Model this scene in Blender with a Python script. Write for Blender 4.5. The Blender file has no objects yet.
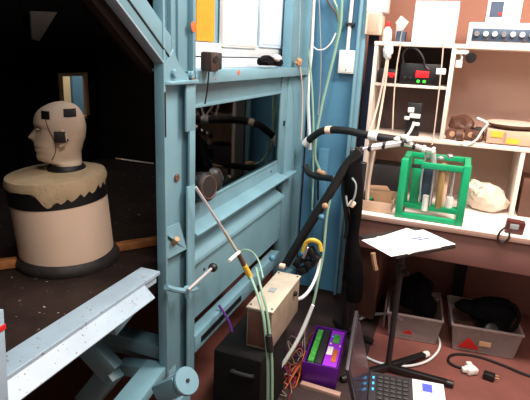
import bpy, bmesh, math, random
from mathutils import Vector, Matrix, noise
S = bpy.context.scene
COL = S.collection

# ---------------------------------------------------------------- camera, world, lights, exposure
def look(yaw, pitch, roll):
    y, p, r = map(math.radians, (yaw, pitch, roll))
    fw = Vector((-math.sin(y)*math.cos(p), math.cos(y)*math.cos(p), -math.sin(p)))
    rt = Vector((math.cos(y), math.sin(y), 0)); up = rt.cross(fw)
    r2 = math.cos(r)*rt + math.sin(r)*up; u2 = -math.sin(r)*rt + math.cos(r)*up
    return Matrix((r2, u2, -fw)).transposed().to_4x4()
cam_data = bpy.data.cameras.new('camera'); cam = bpy.data.objects.new('camera', cam_data); COL.objects.link(cam)
cam_data.sensor_width = 36; cam_data.lens = 500/530*36; cam_data.clip_start = .02
cam.matrix_world = Matrix.Translation((0, 0, 1.55)) @ look(20.4, 16.4, 2.65)
S.camera = cam

W = bpy.data.worlds.new('room_air'); S.world = W; W.use_nodes = True
W.node_tree.nodes['Background'].inputs[0].default_value = (.8, .85, 1, 1)
W.node_tree.nodes['Background'].inputs[1].default_value = .02

def area(name, loc, rot, sx, sy, power, col):
    d = bpy.data.lights.new(name, 'AREA'); d.shape = 'RECTANGLE'; d.size = sx; d.size_y = sy; d.energy = power; d.color = col
    o = bpy.data.objects.new(name, d); COL.objects.link(o); o.location = loc; o.rotation_euler = rot; return o
area('bench_ceiling_lamp', (.55, 2.1, 2.66), (0, 0, 0), 1.3, .35, 98, (1, .83, .75))
area('aisle_ceiling_lamp', (.1, .45, 2.66), (0, 0, 0), .35, 1.3, 40, (1, .95, .88))
area('ledge_fill_light', (-.78, 1.75, 2.66), (0, 0, 0), .2, 1.5, 20, (.86, .95, 1))  # added light that brightens the chamber ledges and beam

vs = S.view_settings
vs.view_transform = 'Standard'; vs.look = 'None'; vs.gamma = 1; vs.use_curve_mapping = False; vs.exposure = 0.0

# ---------------------------------------------------------------- materials
def lin(h):
    h = h.lstrip('#'); c = [int(h[i:i+2], 16)/255 for i in (0, 2, 4)]
    return tuple(x/12.92 if x <= .04045 else ((x+.055)/1.055)**2.4 for x in c) + (1,)
def mat(name, col, rough=.5, metal=0, var=.12, scale=9, spec=.5, bump=0, bscale=60, emit=0, chips=None, coat=0, alpha=1, transmission=0):
    m = bpy.data.materials.new(name); m.use_nodes = True; nt = m.node_tree; b = nt.nodes['Principled BSDF']
    b.inputs['Roughness'].default_value = rough; b.inputs['Metallic'].default_value = metal
    b.inputs['Specular IOR Level'].default_value = spec; b.inputs['Coat Weight'].default_value = coat
    b.inputs['Alpha'].default_value = alpha; b.inputs['Transmission Weight'].default_value = transmission
    tc = nt.nodes.new('ShaderNodeTexCoord')
    nz = nt.nodes.new('ShaderNodeTexNoise'); nz.inputs['Scale'].default_value = scale; nz.inputs['Detail'].default_value = 5
    nt.links.new(tc.outputs['Object'], nz.inputs['Vector'])
    c = lin(col); rp = nt.nodes.new('ShaderNodeValToRGB')
    rp.color_ramp.elements[0].position = .3; rp.color_ramp.elements[1].position = .7
    rp.color_ramp.elements[0].color = tuple(x*(1-var) for x in c[:3])+(1,)
    rp.color_ramp.elements[1].color = tuple(min(1, x*(1+var)) for x in c[:3])+(1,)
    nt.links.new(nz.outputs['Fac'], rp.inputs['Fac']); out = rp.outputs['Color']
    if chips:
        n2 = nt.nodes.new('ShaderNodeTexNoise'); n2.inputs['Scale'].default_value = chips[1]; n2.inputs['Detail'].default_value = 3
        nt.links.new(tc.outputs['Object'], n2.inputs['Vector'])
        r2 = nt.nodes.new('ShaderNodeValToRGB'); r2.color_ramp.elements[0].position = chips[2]; r2.color_ramp.elements[1].position = chips[2]+.02
        r2.color_ramp.elements[0].color = (0, 0, 0, 1); r2.color_ramp.elements[1].color = (1, 1, 1, 1)
        mx = nt.nodes.new('ShaderNodeMixRGB'); mx.inputs['Color2'].default_value = lin(chips[0])
        nt.links.new(n2.outputs['Fac'], r2.inputs['Fac']); nt.links.new(r2.outputs['Color'], mx.inputs['Fac'])
        nt.links.new(out, mx.inputs['Color1']); out = mx.outputs['Color']
    nt.links.new(out, b.inputs['Base Color'])
    if emit:
        b.inputs['Emission Color'].default_value = c; b.inputs['Emission Strength'].default_value = emit
    if bump:
        nb = nt.nodes.new('ShaderNodeTexNoise'); nb.inputs['Scale'].default_value = bscale; nb.inputs['Detail'].default_value = 4
        nt.links.new(tc.outputs['Object'], nb.inputs['Vector'])
        bp = nt.nodes.new('ShaderNodeBump'); bp.inputs['Strength'].default_value = bump; bp.inputs['Distance'].default_value = .01
        nt.links.new(nb.outputs['Fac'], bp.inputs['Height']); nt.links.new(bp.outputs['Normal'], b.inputs['Normal'])
    return m
def glassy(name, tint, mix=.8, rough=.03):
    m = bpy.data.materials.new(name); m.use_nodes = True; nt = m.node_tree; nt.nodes.clear()
    o = nt.nodes.new('ShaderNodeOutputMaterial'); tr = nt.nodes.new('ShaderNodeBsdfTransparent'); tr.inputs[0].default_value = lin(tint)
    gl = nt.nodes.new('ShaderNodeBsdfGlossy'); gl.inputs['Roughness'].default_value = rough
    fr = nt.nodes.new('ShaderNodeFresnel'); fr.inputs[0].default_value = mix
    ms = nt.nodes.new('ShaderNodeMixShader')
    nt.links.new(fr.outputs[0], ms.inputs[0]); nt.links.new(tr.outputs[0], ms.inputs[1]); nt.links.new(gl.outputs[0], ms.inputs[2]); nt.links.new(ms.outputs[0], o.inputs[0])
    return m
def translucent_plastic(name, col, keep):
    m = bpy.data.materials.new(name); m.use_nodes = True; nt = m.node_tree; b = nt.nodes['Principled BSDF']; o = nt.nodes['Material Output']
    b.inputs['Base Color'].default_value = lin(col); b.inputs['Roughness'].default_value = .3
    tr = nt.nodes.new('ShaderNodeBsdfTransparent'); ms = nt.nodes.new('ShaderNodeMixShader'); ms.inputs[0].default_value = keep
    nt.links.new(tr.outputs[0], ms.inputs[1]); nt.links.new(b.outputs[0], ms.inputs[2]); nt.links.new(ms.outputs[0], o.inputs[0])
    return m
M = {}
M['blue'] = mat('teal_blue_paint', '#6b94a2', .42, 0, .10, 5, chips=('#6c7f83', 60, .72))
M['blue_pale'] = mat('worn_pale_blue_paint', '#92a8b7', .4, 0, .10, 10, chips=('#6b5f58', 90, .67))
M['blue_deep'] = mat('deep_blue_paint', '#4b7e9a', .45, 0, .12, 4)
M['navy'] = mat('navy_board', '#1d2b4a', .6)
M['foam'] = mat('black_lining', '#0e0d0d', .95, 0, .3, 20, spec=.05)
M['lining_brown'] = mat('brown_black_lining', '#241e1a', .9, 0, .2, 8, spec=.08)
M['patchgrey'] = mat('grey_foam_patch', '#6d6862', .9)
M['deck'] = mat('speckled_dark_floor_panel', '#281b17', .7, 0, .35, 14, spec=.3, chips=('#a89c8e', 42, .70))
M['batten'] = mat('orange_wood', '#a5683a', .6, 0, .25, 25)
M['skin'] = mat('mannequin_rubber', '#cfb8a2', .6, 0, .08, 12)
M['blackrub'] = mat('black_rubber', '#0f0f10', .55, 0, .2, 20)
M['cream'] = mat('cream_board', '#f2d3ba', .6, 0, .04, 6)
M['cloth'] = mat('tan_cloth', '#b59c7c', .9, 0, .15, 14, bump=.3, bscale=120)
M['ring'] = mat('dark_base_ring', '#2b2727', .6, 0, .4, 22)
M['black'] = mat('black_plastic', '#131315', .45, 0, .2, 20)
M['casing'] = mat('matte_black_casing', '#0b0a0a', .8, 0, .2, 12, spec=.2)
M['blackcloth'] = mat('black_cloth', '#0c0b0d', .95, 0, .3, 20, spec=.1, bump=.5, bscale=40)
M['dark'] = mat('dark_grey_metal', '#2c2a2c', .5, .2)
M['white'] = mat('white_plastic', '#e9e6e0', .45, 0, .03)
M['paper'] = mat('white_paper', '#f4f2f0', .8, 0, .02)
M['paleblue'] = mat('pale_blue_sheet', '#c9dff2', .5, 0, .03)
M['orange'] = mat('orange_notice', '#f08c18', .7, 0, .10, 30)
M['greyplank'] = mat('light_grey_plank', '#c9d2d6', .5, 0, .05)
M['shelf'] = mat('cream_laminate', '#e6d6c9', .5, 0, .05)
M['shelfback'] = mat('beige_back_board', '#c2a192', .6, 0, .06, 4)
M['shelfin'] = mat('dark_grey_back_board', '#5a4a48', .7, 0, .1, 4)
M['wall'] = mat('tan_brown_wall', '#a1715e', .8, 0, .06, 3)
M['wallp'] = mat('off_white_wall', '#cfc8c0', .8, 0, .05, 3)
M['ceil'] = mat('ceiling_board', '#dedbd5', .9, 0, .04, 5)
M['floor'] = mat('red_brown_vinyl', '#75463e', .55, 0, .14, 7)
M['mat'] = mat('floor_shade_brown', '#2c1d1a', .75, 0, .2, 9)  # floor shade put into the colour of an added sheet
M['webcam'] = mat('dark_brown_plastic', '#35241f', .4)
M['benchtop'] = mat('white_bench_laminate', '#f2e6dc', .4, 0, .04)
M['mauve'] = mat('mauve_brown_board', '#7d5850', .6, 0, .08, 4)
M['edge'] = mat('beige_bench_edge', '#a98a7c', .5, 0, .06)
M['green'] = mat('green_enamel', '#0c9a66', .4, 0, .10, 12)
M['steel'] = mat('brushed_steel', '#c3c3c6', .28, .9, .1, 20)
M['steel_dull'] = mat('dull_aluminium', '#c9bfac', .5, .25, .12, 14)
M['box_side_shaded'] = mat('shaded_aluminium', '#9c8f7d', .5, .3, .2, 14)  # darker copy of the lid aluminium, shade put into the box sides
M['silver'] = mat('silver_tube', '#dcdcde', .3, .6, .05)
M['brass'] = mat('tan_column', '#a98a5a', .4, .3)
M['bluegrey'] = mat('blue_grey_plate', '#45566a', .4, .3)
M['yellow'] = mat('yellow_plastic', '#d9b23a', .5)
M['ylabel'] = mat('yellow_label', '#f0b53a', .6)
M['tan'] = mat('tan_case', '#c3a68d', .5, 0, .08)
M['cardboard'] = mat('cardboard', '#a98767', .8, 0, .1)
M['brown'] = mat('brown_tape', '#5b3d31', .5, 0, .15)
M['fadedyellow'] = mat('faded_yellow_sticker', '#c8a07c', .6)
M['red'] = mat('red_plastic', '#c4201e', .5)
M['darkred'] = mat('dark_red_plastic', '#4e1e1e', .45)
M['led_red'] = mat('red_display', '#ff1a22', .4, emit=1.6, var=0)
M['led_green'] = mat('green_lamp', '#3cff3c', .4, emit=1.2, var=0)
M['led_blue'] = mat('blue_key_light', '#39b8ff', .4, emit=.25, var=0)
M['purple'] = mat('purple_anodised', '#5a1a86', .38, .25, .12, 10)
M['purplelite'] = mat('bright_purple_board', '#9a2fd0', .4, 0, .15, 14)
M['pcb'] = mat('green_circuit_board', '#3f9a3a', .5, 0, .4, 60)
M['wire_red'] = mat('red_wire', '#7a2030', .5)
M['wire_orange'] = mat('orange_wire', '#b8602c', .5)
M['wire_magenta'] = mat('magenta_wire', '#5f1f58', .5)
M['wire_pale'] = mat('pale_wire', '#94867a', .5)
M['hosegreen'] = mat('pale_green_tubing', '#86aa92', .3, 0, .06)
M['hosewhite'] = mat('white_tubing', '#dfe6e6', .35, 0, .04)
M['hosebeige'] = mat('beige_cable', '#cbb6a4', .5, 0, .05)
M['cablegrey'] = mat('grey_cable', '#8f9a9c', .5)
M['glass'] = glassy('window_glass', '#b9c3c0', 1.27)
M['bin'] = translucent_plastic('cloudy_bin_plastic', '#a39390', .42)
M['bag'] = translucent_plastic('cloudy_bag_film', '#e6d7c6', .8)
M['fabric_rib'] = mat('purple_ribbon', '#5b2a86', .6)
M['screen'] = mat('dark_laptop_screen', '#2a2230', .15, 0, .1)
M['laptop'] = mat('dark_laptop_shell', '#2a262b', .4, 0, .1)
M['keys'] = mat('black_keys', '#141316', .5)
M['laptoplite'] = mat('light_palm_rest', '#cfc9cc', .4, 0, .04)
M['inkblue'] = mat('blue_ink', '#3a49c8', .6)
M['lightgap'] = mat('warm_cream_pillar', '#d8c8a0', .6, 0, .05)

# ---------------------------------------------------------------- mesh helpers
def catmull(pts, n=6, closed=False):
    P = [Vector(p) for p in pts]
    if len(P) < 3 and not closed: return P
    out = []; N = len(P)
    for i in range(N if closed else N-1):
        if closed: a, b, c, d = P[i-1], P[i], P[(i+1) % N], P[(i+2) % N]
        else: a, b, c, d = P[max(i-1, 0)], P[i], P[i+1], P[min(i+2, N-1)]
        for k in range(n):
            t = k/n
            out.append(.5*((2*b)+(c-a)*t+(2*a-5*b+4*c-d)*t*t+(3*b-a-3*c+d)*t**3))
    if not closed: out.append(P[-1])
    return out
def frame_of(ax):
    ax = Vector(ax).normalized(); u = ax.orthogonal().normalized(); return u, ax.cross(u), ax
class MB:
    def __init__(s): s.bm = bmesh.new(); s.mi = 0
    def _tag(s, before):
        for f in s.bm.faces:
            if f.index == -1 or f not in before: f.material_index = s.mi
    def _new(s, faces):
        for f in faces: f.material_index = s.mi
    def hexa(s, c, bev=0):
        """eight corners: bottom four then top four, both anticlockwise"""
        v = [s.bm.verts.new(p) for p in c]
        fs = [s.bm.faces.new([v[i] for i in q]) for q in ((3, 2, 1, 0), (4, 5, 6, 7), (0, 1, 5, 4), (1, 2, 6, 5), (2, 3, 7, 6), (3, 0, 4, 7))]
        s._new(fs)
        if bev:
            es = list({e for f in fs for e in f.edges})
            r = bmesh.ops.bevel(s.bm, geom=es, offset=bev, segments=2, affect='EDGES', profile=.5)
            s._new(r['faces'])
        return s
    def box(s, x0, x1, y0, y1, z0, z1, bev=.002):
        bev = min(bev, .45*min(abs(x1-x0), abs(y1-y0), abs(z1-z0)))
        return s.hexa([(x0, y0, z0), (x1, y0, z0), (x1, y1, z0), (x0, y1, z0), (x0, y0, z1), (x1, y0, z1), (x1, y1, z1), (x0, y1, z1)], bev)
    def rbox(s, c, size, rz=0, bev=.002, rx=0, ry=0):
        R = Matrix.Rotation(rz, 3, 'Z') @ Matrix.Rotation(ry, 3, 'Y') @ Matrix.Rotation(rx, 3, 'X'); c = Vector(c)
        a, b, d = (k/2 for k in size)
        bev = min(bev, .45*min(size))
        return s.hexa([c+R@Vector(q) for q in ((-a, -b, -d), (a, -b, -d), (a, b, -d), (-a, b, -d), (-a, -b, d), (a, -b, d), (a, b, d), (-a, b, d))], bev)
    def bar(s, p, q, w, h, up=(0, 0, 1), bev=.002):
        p, q = Vector(p), Vector(q); d = (q-p).normalized(); u = Vector(up); sd = d.cross(u).normalized(); u = sd.cross(d)
        c = []
        for e in (-h/2, h/2):
            c += [p-sd*w/2+u*e, p+sd*w/2+u*e, q+sd*w/2+u*e, q-sd*w/2+u*e]
        return s.hexa(c, min(bev, .45*min(w, h)))
    def prism(s, poly, ext, bev=0):
        ext = Vector(ext); a = [s.bm.verts.new(p) for p in poly]; b = [s.bm.verts.new(Vector(p)+ext) for p in poly]; n = len(a)
        fs = [s.bm.faces.new(a[::-1]), s.bm.faces.new(b)] + [s.bm.faces.new((a[i], a[(i+1) % n], b[(i+1) % n], b[i])) for i in range(n)]
        s._new(fs)
        if bev:
            r = bmesh.ops.bevel(s.bm, geom=list({e for f in fs for e in f.edges}), offset=bev, segments=1, affect='EDGES'); s._new(r['faces'])
        return s
    def profile_y(s, xz, y0, y1, bev=0): return s.prism([(x, y0, z) for x, z in xz], (0, y1-y0, 0), bev)
    def tube(s, pts, r, seg=8, smooth=True, closed=False, n=6):
        P = catmull(pts, n, closed) if smooth else [Vector(p) for p in pts]
        rings = []; prev = None; N = len(P)
        for i, p in enumerate(P):
            if closed: d = P[(i+1) % N]-P[i-1]
            else: d = (P[min(i+1, N-1)]-P[max(i-1, 0)])
            d.normalize()
            if prev is None: u = d.orthogonal().normalized()
            else:
                u = prev-d*prev.dot(d); u = u.normalized() if u.length > 1e-6 else d.orthogonal().normalized()
            prev = u; w = d.cross(u); rr = r(i/(N-1)) if callable(r) else r
            rings.append([s.bm.verts.new(p+rr*(math.cos(2*math.pi*k/seg)*u+math.sin(2*math.pi*k/seg)*w)) for k in range(seg)])
        fs = []
        for i in range(N if closed else N-1):
            A, B = rings[i], rings[(i+1) % N]
            fs += [s.bm.faces.new((A[k], A[(k+1) % seg], B[(k+1) % seg], B[k])) for k in range(seg)]
        if not closed: fs += [s.bm.faces.new(rings[0][::-1]), s.bm.faces.new(rings[-1])]
        s._new(fs); return s
    def lathe(s, prof, o, ax=(0, 0, 1), seg=24, jag=None):
        u, w, a = frame_of(ax); o = Vector(o); rings = []
        if tuple(ax) == (0, 0, 1): u, w = Vector((1, 0, 0)), Vector((0, 1, 0))
        for j, (r, h) in enumerate(prof):
            rings.append([s.bm.verts.new(o+a*(h+(jag(j, 2*math.pi*k/seg) if jag else 0))+max(r, 1e-4)*(math.cos(2*math.pi*k/seg)*u+math.sin(2*math.pi*k/seg)*w)) for k in range(seg)])
        fs = []
        for A, B in zip(rings, rings[1:]): fs += [s.bm.faces.new((A[k], A[(k+1) % seg], B[(k+1) % seg], B[k])) for k in range(seg)]
        fs += [s.bm.faces.new(rings[0][::-1]), s.bm.faces.new(rings[-1])]
        s._new(fs); return s
    def cyl(s, p, q, r, seg=16):
        p, q = Vector(p), Vector(q); h = (q-p).length; b = min(r*.12, h*.2)
        return s.lathe([(r-b, 0), (r, b), (r, h-b), (r-b, h)], p, q-p, seg)
    def blob(s, c, rad, seed=0, amp=.25, freq=6, sub=3, flat=False):
        r = bmesh.ops.create_icosphere(s.bm, subdivisions=sub, radius=1); c = Vector(c); R = Vector(rad)
        for v in r['verts']:
            d = v.co.copy(); k = 1+amp*noise.noise(d*freq*.35+Vector((seed*7.3, seed*3.1, seed)))+amp*.5*noise.noise(d*freq+Vector((seed, 5, 2)))
            q = Vector((d.x*R.x*k, d.y*R.y*k, d.z*R.z*k))
            if flat and q.z < -R.z*.5: q.z = -R.z*.5
            v.co = c+q
        s._new({f for v in r['verts'] for f in v.link_faces}); return s
    def build(s, name, m, parent=None, smooth=40, **props):
        me = bpy.data.meshes.new(name); bmesh.ops.recalc_face_normals(s.bm, faces=s.bm.faces)
        if parent is None:
            vs_ = [v.co for v in s.bm.verts]; lo = [min(v[i] for v in vs_) for i in range(3)]; hi = [max(v[i] for v in vs_) for i in range(3)]
            org = Vector(((lo[0]+hi[0])/2, (lo[1]+hi[1])/2, lo[2]))
        else:
            root = parent
            while root.parent: root = root.parent
            org = root.location.copy()
        bmesh.ops.translate(s.bm, verts=s.bm.verts, vec=-org)
        s.bm.to_mesh(me); s.bm.free()
        for k in (m if isinstance(m, (list, tuple)) else [m]): me.materials.append(M[k])
        o = bpy.data.objects.new(name, me); COL.objects.link(o)
        if parent is None: o.location = org
        else: o.parent = parent
        if smooth:
            for p in me.polygons: p.use_smooth = True
            me.set_sharp_from_angle(angle=math.radians(smooth))
        for k, v in props.items(): o[k] = v
        return o
def tag(o, label, cat, group=None, kind=None):
    o['label'] = label; o['category'] = cat
    if group: o['group'] = group
    if kind: o['kind'] = kind
    return o
def thing(name, loc, label, cat, group=None):
    o = bpy.data.objects.new(name, None); COL.objects.link(o); o.location = loc; o.empty_display_size = .05
    return tag(o, label, cat, group)
def struct(name, mb, m, parent=None): return mb.build(name, m, parent, kind='structure')
def dup(root, loc, rotz=0, label=None, group=None):
    r = root.copy(); COL.objects.link(r); r.location = loc; r.rotation_euler = (0, 0, rotz)
    if label: r['label'] = label
    if group: r['group'] = group
    for ch in list(root.children):
        c = ch.copy(); COL.objects.link(c); c.parent = r
        for g in list(ch.children):
            d = g.copy(); COL.objects.link(d); d.parent = c
    return r
def cable(name, pts, r, m, label, cat='cable', group=None, seg=7): return tag(MB().tube(pts, r, seg).build(name, m), label, cat, group)

# ---------------------------------------------------------------- room shell
struct('floor', MB().box(-4, 2.4, -1.8, 4.4, -.06, 0, 0), 'floor')
struct('ceiling', MB().box(-4, 2.4, -1.8, 4.4, 2.72, 2.8, 0), 'ceil')
struct('wall_back', MB().box(-4, 2.4, 3.44, 3.5, 0, 2.72, 0), 'wall')
struct('wall_right', MB().box(2.3, 2.4, -1.8, 3.44, 0, 2.72, 0), 'wallp')
struct('wall_left', MB().box(-4, -3.9, -1.8, 3.44, 0, 2.72, 0), 'wallp')
struct('wall_front', MB().box(-3.9, 2.3, -1.8, -1.7, 0, 2.72, 0), 'wallp')

# ---------------------------------------------------------------- blue steel test chamber
ch = thing('test_chamber', (-1.5, 1.5, 0), 'large blue painted steel test chamber with black interior and glazed side panel', 'test chamber')
# interior lining
MB().box(-2.3, -.9, -.1, 2.85, .72, .78, 0).build('floor_panel', 'deck', ch)
b = MB()   # back lining with a small opening
b.box(-2.306, -2.3, -.1, 2.485, .78, 2.45, 0).box(-2.306, -2.3, 2.705, 2.85, .78, 2.45, 0).box(-2.306, -2.3, 2.485, 2.705, .78, 1.1, 0).box(-2.306, -2.3, 2.485, 2.705, 1.36, 2.45, 0)
b.build('back_lining', 'foam', ch)
b = MB(); b.box(-2.31, -2.285, 2.47, 2.495, 1.10, 1.375).box(-2.31, -2.285, 2.695, 2.72, 1.10, 1.375).box(-2.31, -2.285, 2.495, 2.695, 1.355, 1.375).box(-2.31, -2.285, 2.495, 2.695, 1.08, 1.10)
b.build('opening_frame', 'cardboard', ch, label='narrow wooden frame of the small back opening')
b = MB(); zs = 0.788+.004
b.box(-2.36, -.95, 2.85, 2.86, .72, zs-.006, 0).box(-2.36, -.95, 2.85, 2.86, zs+.006, 2.45, 0).box(-2.36, -2.2, 2.85, 2.86, zs-.006, zs+.006, 0).box(-1.88, -.95, 2.85, 2.86, zs-.006, zs+.006, 0)
b.build('end_lining', 'lining_brown', ch)
MB().box(-2.36, -.95, -.16, -.1, .72, 2.45, 0).build('end_lining', 'foam', ch)
MB().box(-2.36, -.95, -.16, 2.91, 2.45, 2.51, 0).build('roof_lining', 'foam', ch)
MB().box(-.97, -.93, -.16, .5, .78, 2.45, 0).build('front_lining', 'foam', ch)
MB().prism([(-.97, 1.36, 1.5), (-.97, 1.36, 2.45), (-.97, .5, 2.45), (-.97, .5, 2.05)], (.03, 0, 0)).build('front_lining', 'foam', ch)
MB().prism([(-2.250, 2.237, 1.710), (-2.250, 2.437, 1.722), (-2.250, 2.284, 1.556), (-2.250, 2.234, 1.565)], (.01, 0, 0)).build('lining_patch', 'patchgrey', ch)
for q0, q1 in (((-1.478, 1.116, 0.800), (-1.381, 1.222, 0.800)), ((-1.178, 1.476, 0.800), (-1.041, 1.657, 0.800))):
    MB().bar(q0, q1, .035, .03).build('batten', 'batten', ch, label='orange brown wooden batten on the chamber floor')
# threshold beam
b = MB()
b.profile_y([(-.925, .80), (-.925, .836), (-.850, .836), (-.850, .824), (-.905, .824), (-.905, .80)], .3, 1.315, .0012)
b.build('threshold_beam', 'blue_pale', ch)
b = MB(); b.profile_y([(-.858, .822), (-.853, .826), (-.812, .789), (-.816, .783)], .3, 1.226, .001)
b.profile_y([(-.87, .80), (-.87, .822), (-.856, .822), (-.856, .80)], .3, 1.30, 0)
b.build('sloping_flashing', 'blue_pale', ch)
MB().profile_y([(-1.02, .66), (-1.02, .72), (-.95, .72), (-.95, .66)], .3, 1.345, .003).build('lower_beam', 'dark', ch)
b = MB(); b.hexa([(-.812, .50, .70), (-.80, .50, .70), (-.80, .645, .70), (-.812, .64, .70), (-.812, .50, 1.03), (-.80, .50, 1.03), (-.80, .666, 1.03), (-.812, .66, 1.03)], .003); b.build('end_bracket', 'blue_pale', ch)
MB().box(-.8, -.798, .58, .664, .985, .997, .0005).build('marker_stripe', 'red', ch, label='red tape stripe on the end bracket')
# main post: a channel
b = MB()
b.box(-.89, -.875, 1.36, 1.54, 0.22, 2.2)                # web
b.box(-.885, -.85, 1.352, 1.364, .22, 2.2)                # left flange
b.build('main_post', 'blue', ch)
b = MB(); b.box(-.89, -.85, 1.538, 1.55, .22, 1.46)
b.box(-.856, -.848, 1.487, 1.55, 1.28, 1.46).box(-.856, -.848, 1.51, 1.55, 1.085, 1.28).box(-.856, -.848, 1.495, 1.55, .25, 1.085)
b.build('post_flange', 'blue', ch)
MB().box(-.851, -.8485, 1.354, 1.361, 1.28, 1.42, 0).build('slot', 'black', ch)
b = MB(); b.box(-.874, -.866, 1.392, 1.55, 1.45, 2.2).box(-.874, -.852, 1.40, 1.412, 1.45, 2.2).box(-.874, -.848, 1.53, 1.55, 1.45, 2.2).box(-.87, -.858, 1.452, 1.462, 1.45, 2.2)
b.build('upper_post', 'blue', ch)
b = MB(); b.prism([(-.88, 1.40, 1.44), (-.852, 1.355, 1.44), (-.835, 1.37, 1.44), (-.835, 1.55, 1.44), (-.88, 1.55, 1.44)], (0, 0, .012), .002)
b.prism([(-.87, 1.36, 1.44), (-.87, 1.36, 1.50), (-.87, 1.41, 1.55), (-.87, 1.44, 1.50), (-.87, 1.53, 1.45), (-.87, 1.53, 1.44)], (.02, 0, 0), .002)
b.build('joint_plate', 'blue', ch)
for y, z in ((1.405, 1.475), (1.515, 1.468)): MB().cyl((-.85, y, z), (-.838, y, z), .013, 8).build('bolt', 'blue', ch)
g = MB().prism([(-.875, 1.365, .955), (-.852, 1.365, .945), (-.852, 1.49, .850), (-.875, 1.535, .87)], (0, 0, .006), .001)
g.prism([(-.872, 1.366, .965), (-.872, 1.47, .96), (-.856, 1.495, .85), (-.856, 1.366, .86)], (.005, 0, 0), .001)
g = g.build('gusset', 'blue', ch)
MB().cyl((-.862, 1.415, .895), (-.835, 1.40, .925), .010, 10).build('bolt', 'cardboard', g)
MB().cyl((-.876, 1.462, 1.122), (-.868, 1.462, 1.122), .014, 14).build('plug', 'brown', ch)
# diagonal brace
def wy(y, z, x=-.85): return (x, y, z)
b = MB()
d0, d1 = Vector((-.868, 1.395, 1.535)), Vector((-.868, .60, 2.10))
b.bar(d0, d1, .092, .03, up=(1, 0, 0)); b.build('diagonal_brace', 'blue', ch)
dn = (d1-d0).normalized(); pn = Vector((0, dn.z, -dn.y))
if pn.z > 0: pn = -pn
b = MB(); b.bar(d0+pn*.012+Vector((.0155, 0, 0)), d1+pn*.012+Vector((.0155, 0, 0)), .006, .006, up=(1, 0, 0)); b.build('brace_groove', 'black', ch)
b = MB(); b.bar(d0+pn*.046+Vector((.0, .0, 0)), d1+pn*.046+Vector((.0, 0, 0)), .006, .036, up=(1, 0, 0)); b.build('brace_lip', 'blue_pale', ch)
b = MB(); b.bar(d0+pn*.062+Vector((-.04, 0, 0)), d1+pn*.062+Vector((-.04, 0, 0)), .03, .03, up=(1, 0, 0)); b.build('brace_lining', 'lining_brown', ch)
# top rail and upper panel
b = MB(); b.box(-.862, -.848, 1.50, 2.90, 1.436, 1.480).box(-1.0, -.85, 1.50, 2.90, 1.472, 1.480)
b.build('top_rail', 'blue', ch)
for y, z, r in ((1.525, 1.452, .012), (1.905, 1.468, .012), (1.70, 1.449, .005), (1.533, 1.62, .02)):
    MB().blob((-.8475, y, z), (.0015, r, r*.8), seed=int(y*10), amp=.5, sub=2).build('rust_spot', 'wire_orange', ch, label='small orange rust spot')
b = MB(); b.box(-.99, -.96, 1.55, 2.72, 1.48, 1.522).box(-.99, -.955, 1.55, 2.72, 1.526, 1.578); b.build('rail_plank', 'greyplank', ch)
MB().box(-.99, -.97, 1.55, 2.72, 1.578, 2.2, 0).build('upper_panel', 'blue', ch)
b = MB(); b.box(-.93, -.88, 2.66, 2.90, 1.48, 2.2).box(-.885, -.85, 2.885, 2.905, 1.48, 2.2); b.build('upper_column', 'blue', ch)
# glazed side panel
prof = [(-.915, .53), (-.905, .515), (-.868, .515), (-.868, .745), (-.852, .760), (-.852, .776), (-.854, .779), (-.905, .806), (-.905, .872), (-.842, .874), (-.838, .880), (-.838, .886), (-.845, .890), (-.9, .905), (-.905, .975), (-.915, .975)]
wp = MB().profile_y(prof, 1.552, 2.60, 0)
wp.box(-.915, -.905, 1.552, 2.70, 1.345, 1.44, .001).box(-.915, -.900, 2.60, 2.69, .87, 1.44, .001).box(-.915, -.905, 1.552, 1.60, .975, 1.345, .001)
wp = wp.build('window_panel', 'blue', ch)
MB().box(-.89, -.838, 2.60, 2.77, .874, .889, .002).build('ledge_end', 'blue', wp)
MB().box(-.912, -.908, 1.60, 2.60, .97, 1.35, 0).build('window_glass', 'glass', wp)
b = MB(); b.box(-.908, -.897, 2.595, 2.612, .97, 1.36).box(-.908, -.9, 1.6, 2.61, 1.343, 1.357).box(-.908, -.9, 1.6, 2.61, .963, .975); b.build('glazing_bead', 'blue', wp)
for y, z, x in ((1.62, .945, -.904), (1.62, .80, -.893), (2.50, .93, -.904), (1.66, .70, -.867)): MB().cyl((x, y, z), (x+.004, y, z), .006, 8).build('bolt', 'black', wp)
MB().box(-.905, -.893, 2.655, 2.67, 1.16, 1.19).build('catch', 'black', wp)
# column right of the panel
b = MB(); b.box(-.93, -.892, 2.69, 2.90, .2, 1.44).box(-.93, -.85, 2.90, 2.915, .2, 1.44); b.build('column', 'blue', ch)
b = MB(); b.bar((-.87, 1.55, .42), (-.87, 2.55, .42), .05, .075); b.build('lower_rail', 'blue', ch)
MB().box(-.845, -.842, 1.60, 2.0, .405, .43, 0).build('slot', 'black', ch)
# wing panel facing the aisle
MB().box(-.93, -.87, 2.915, 3.0, .05, 2.2, 0).build('corner_panel', 'blue_deep', ch)
MB().box(-1.72, -1.70, -.1, 2.9, .02, .72, 0).build('underside_dark_board', 'foam', ch)  # black board added so the space under the chamber reads dark
b = MB(); b.box(-.86, -.59, 3.0, 3.02, .05, 2.2, 0).build('wing_panel', 'blue_deep', ch)
b = MB(); b.box(-.592, -.575, 2.955, 3.02, .05, 2.2).box(-.575, -.548, 2.985, 3.02, .05, 2.2); b.build('wing_flange', 'blue', ch)
MB().box(-.55, -.49, 3.10, 3.12, .3, 2.0, 0).build('side_board', 'navy', ch)
MB().box(-.76, -.70, 2.95, 3.0, .05, 1.0).build('wing_stiffener', 'blue_deep', ch)
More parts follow.
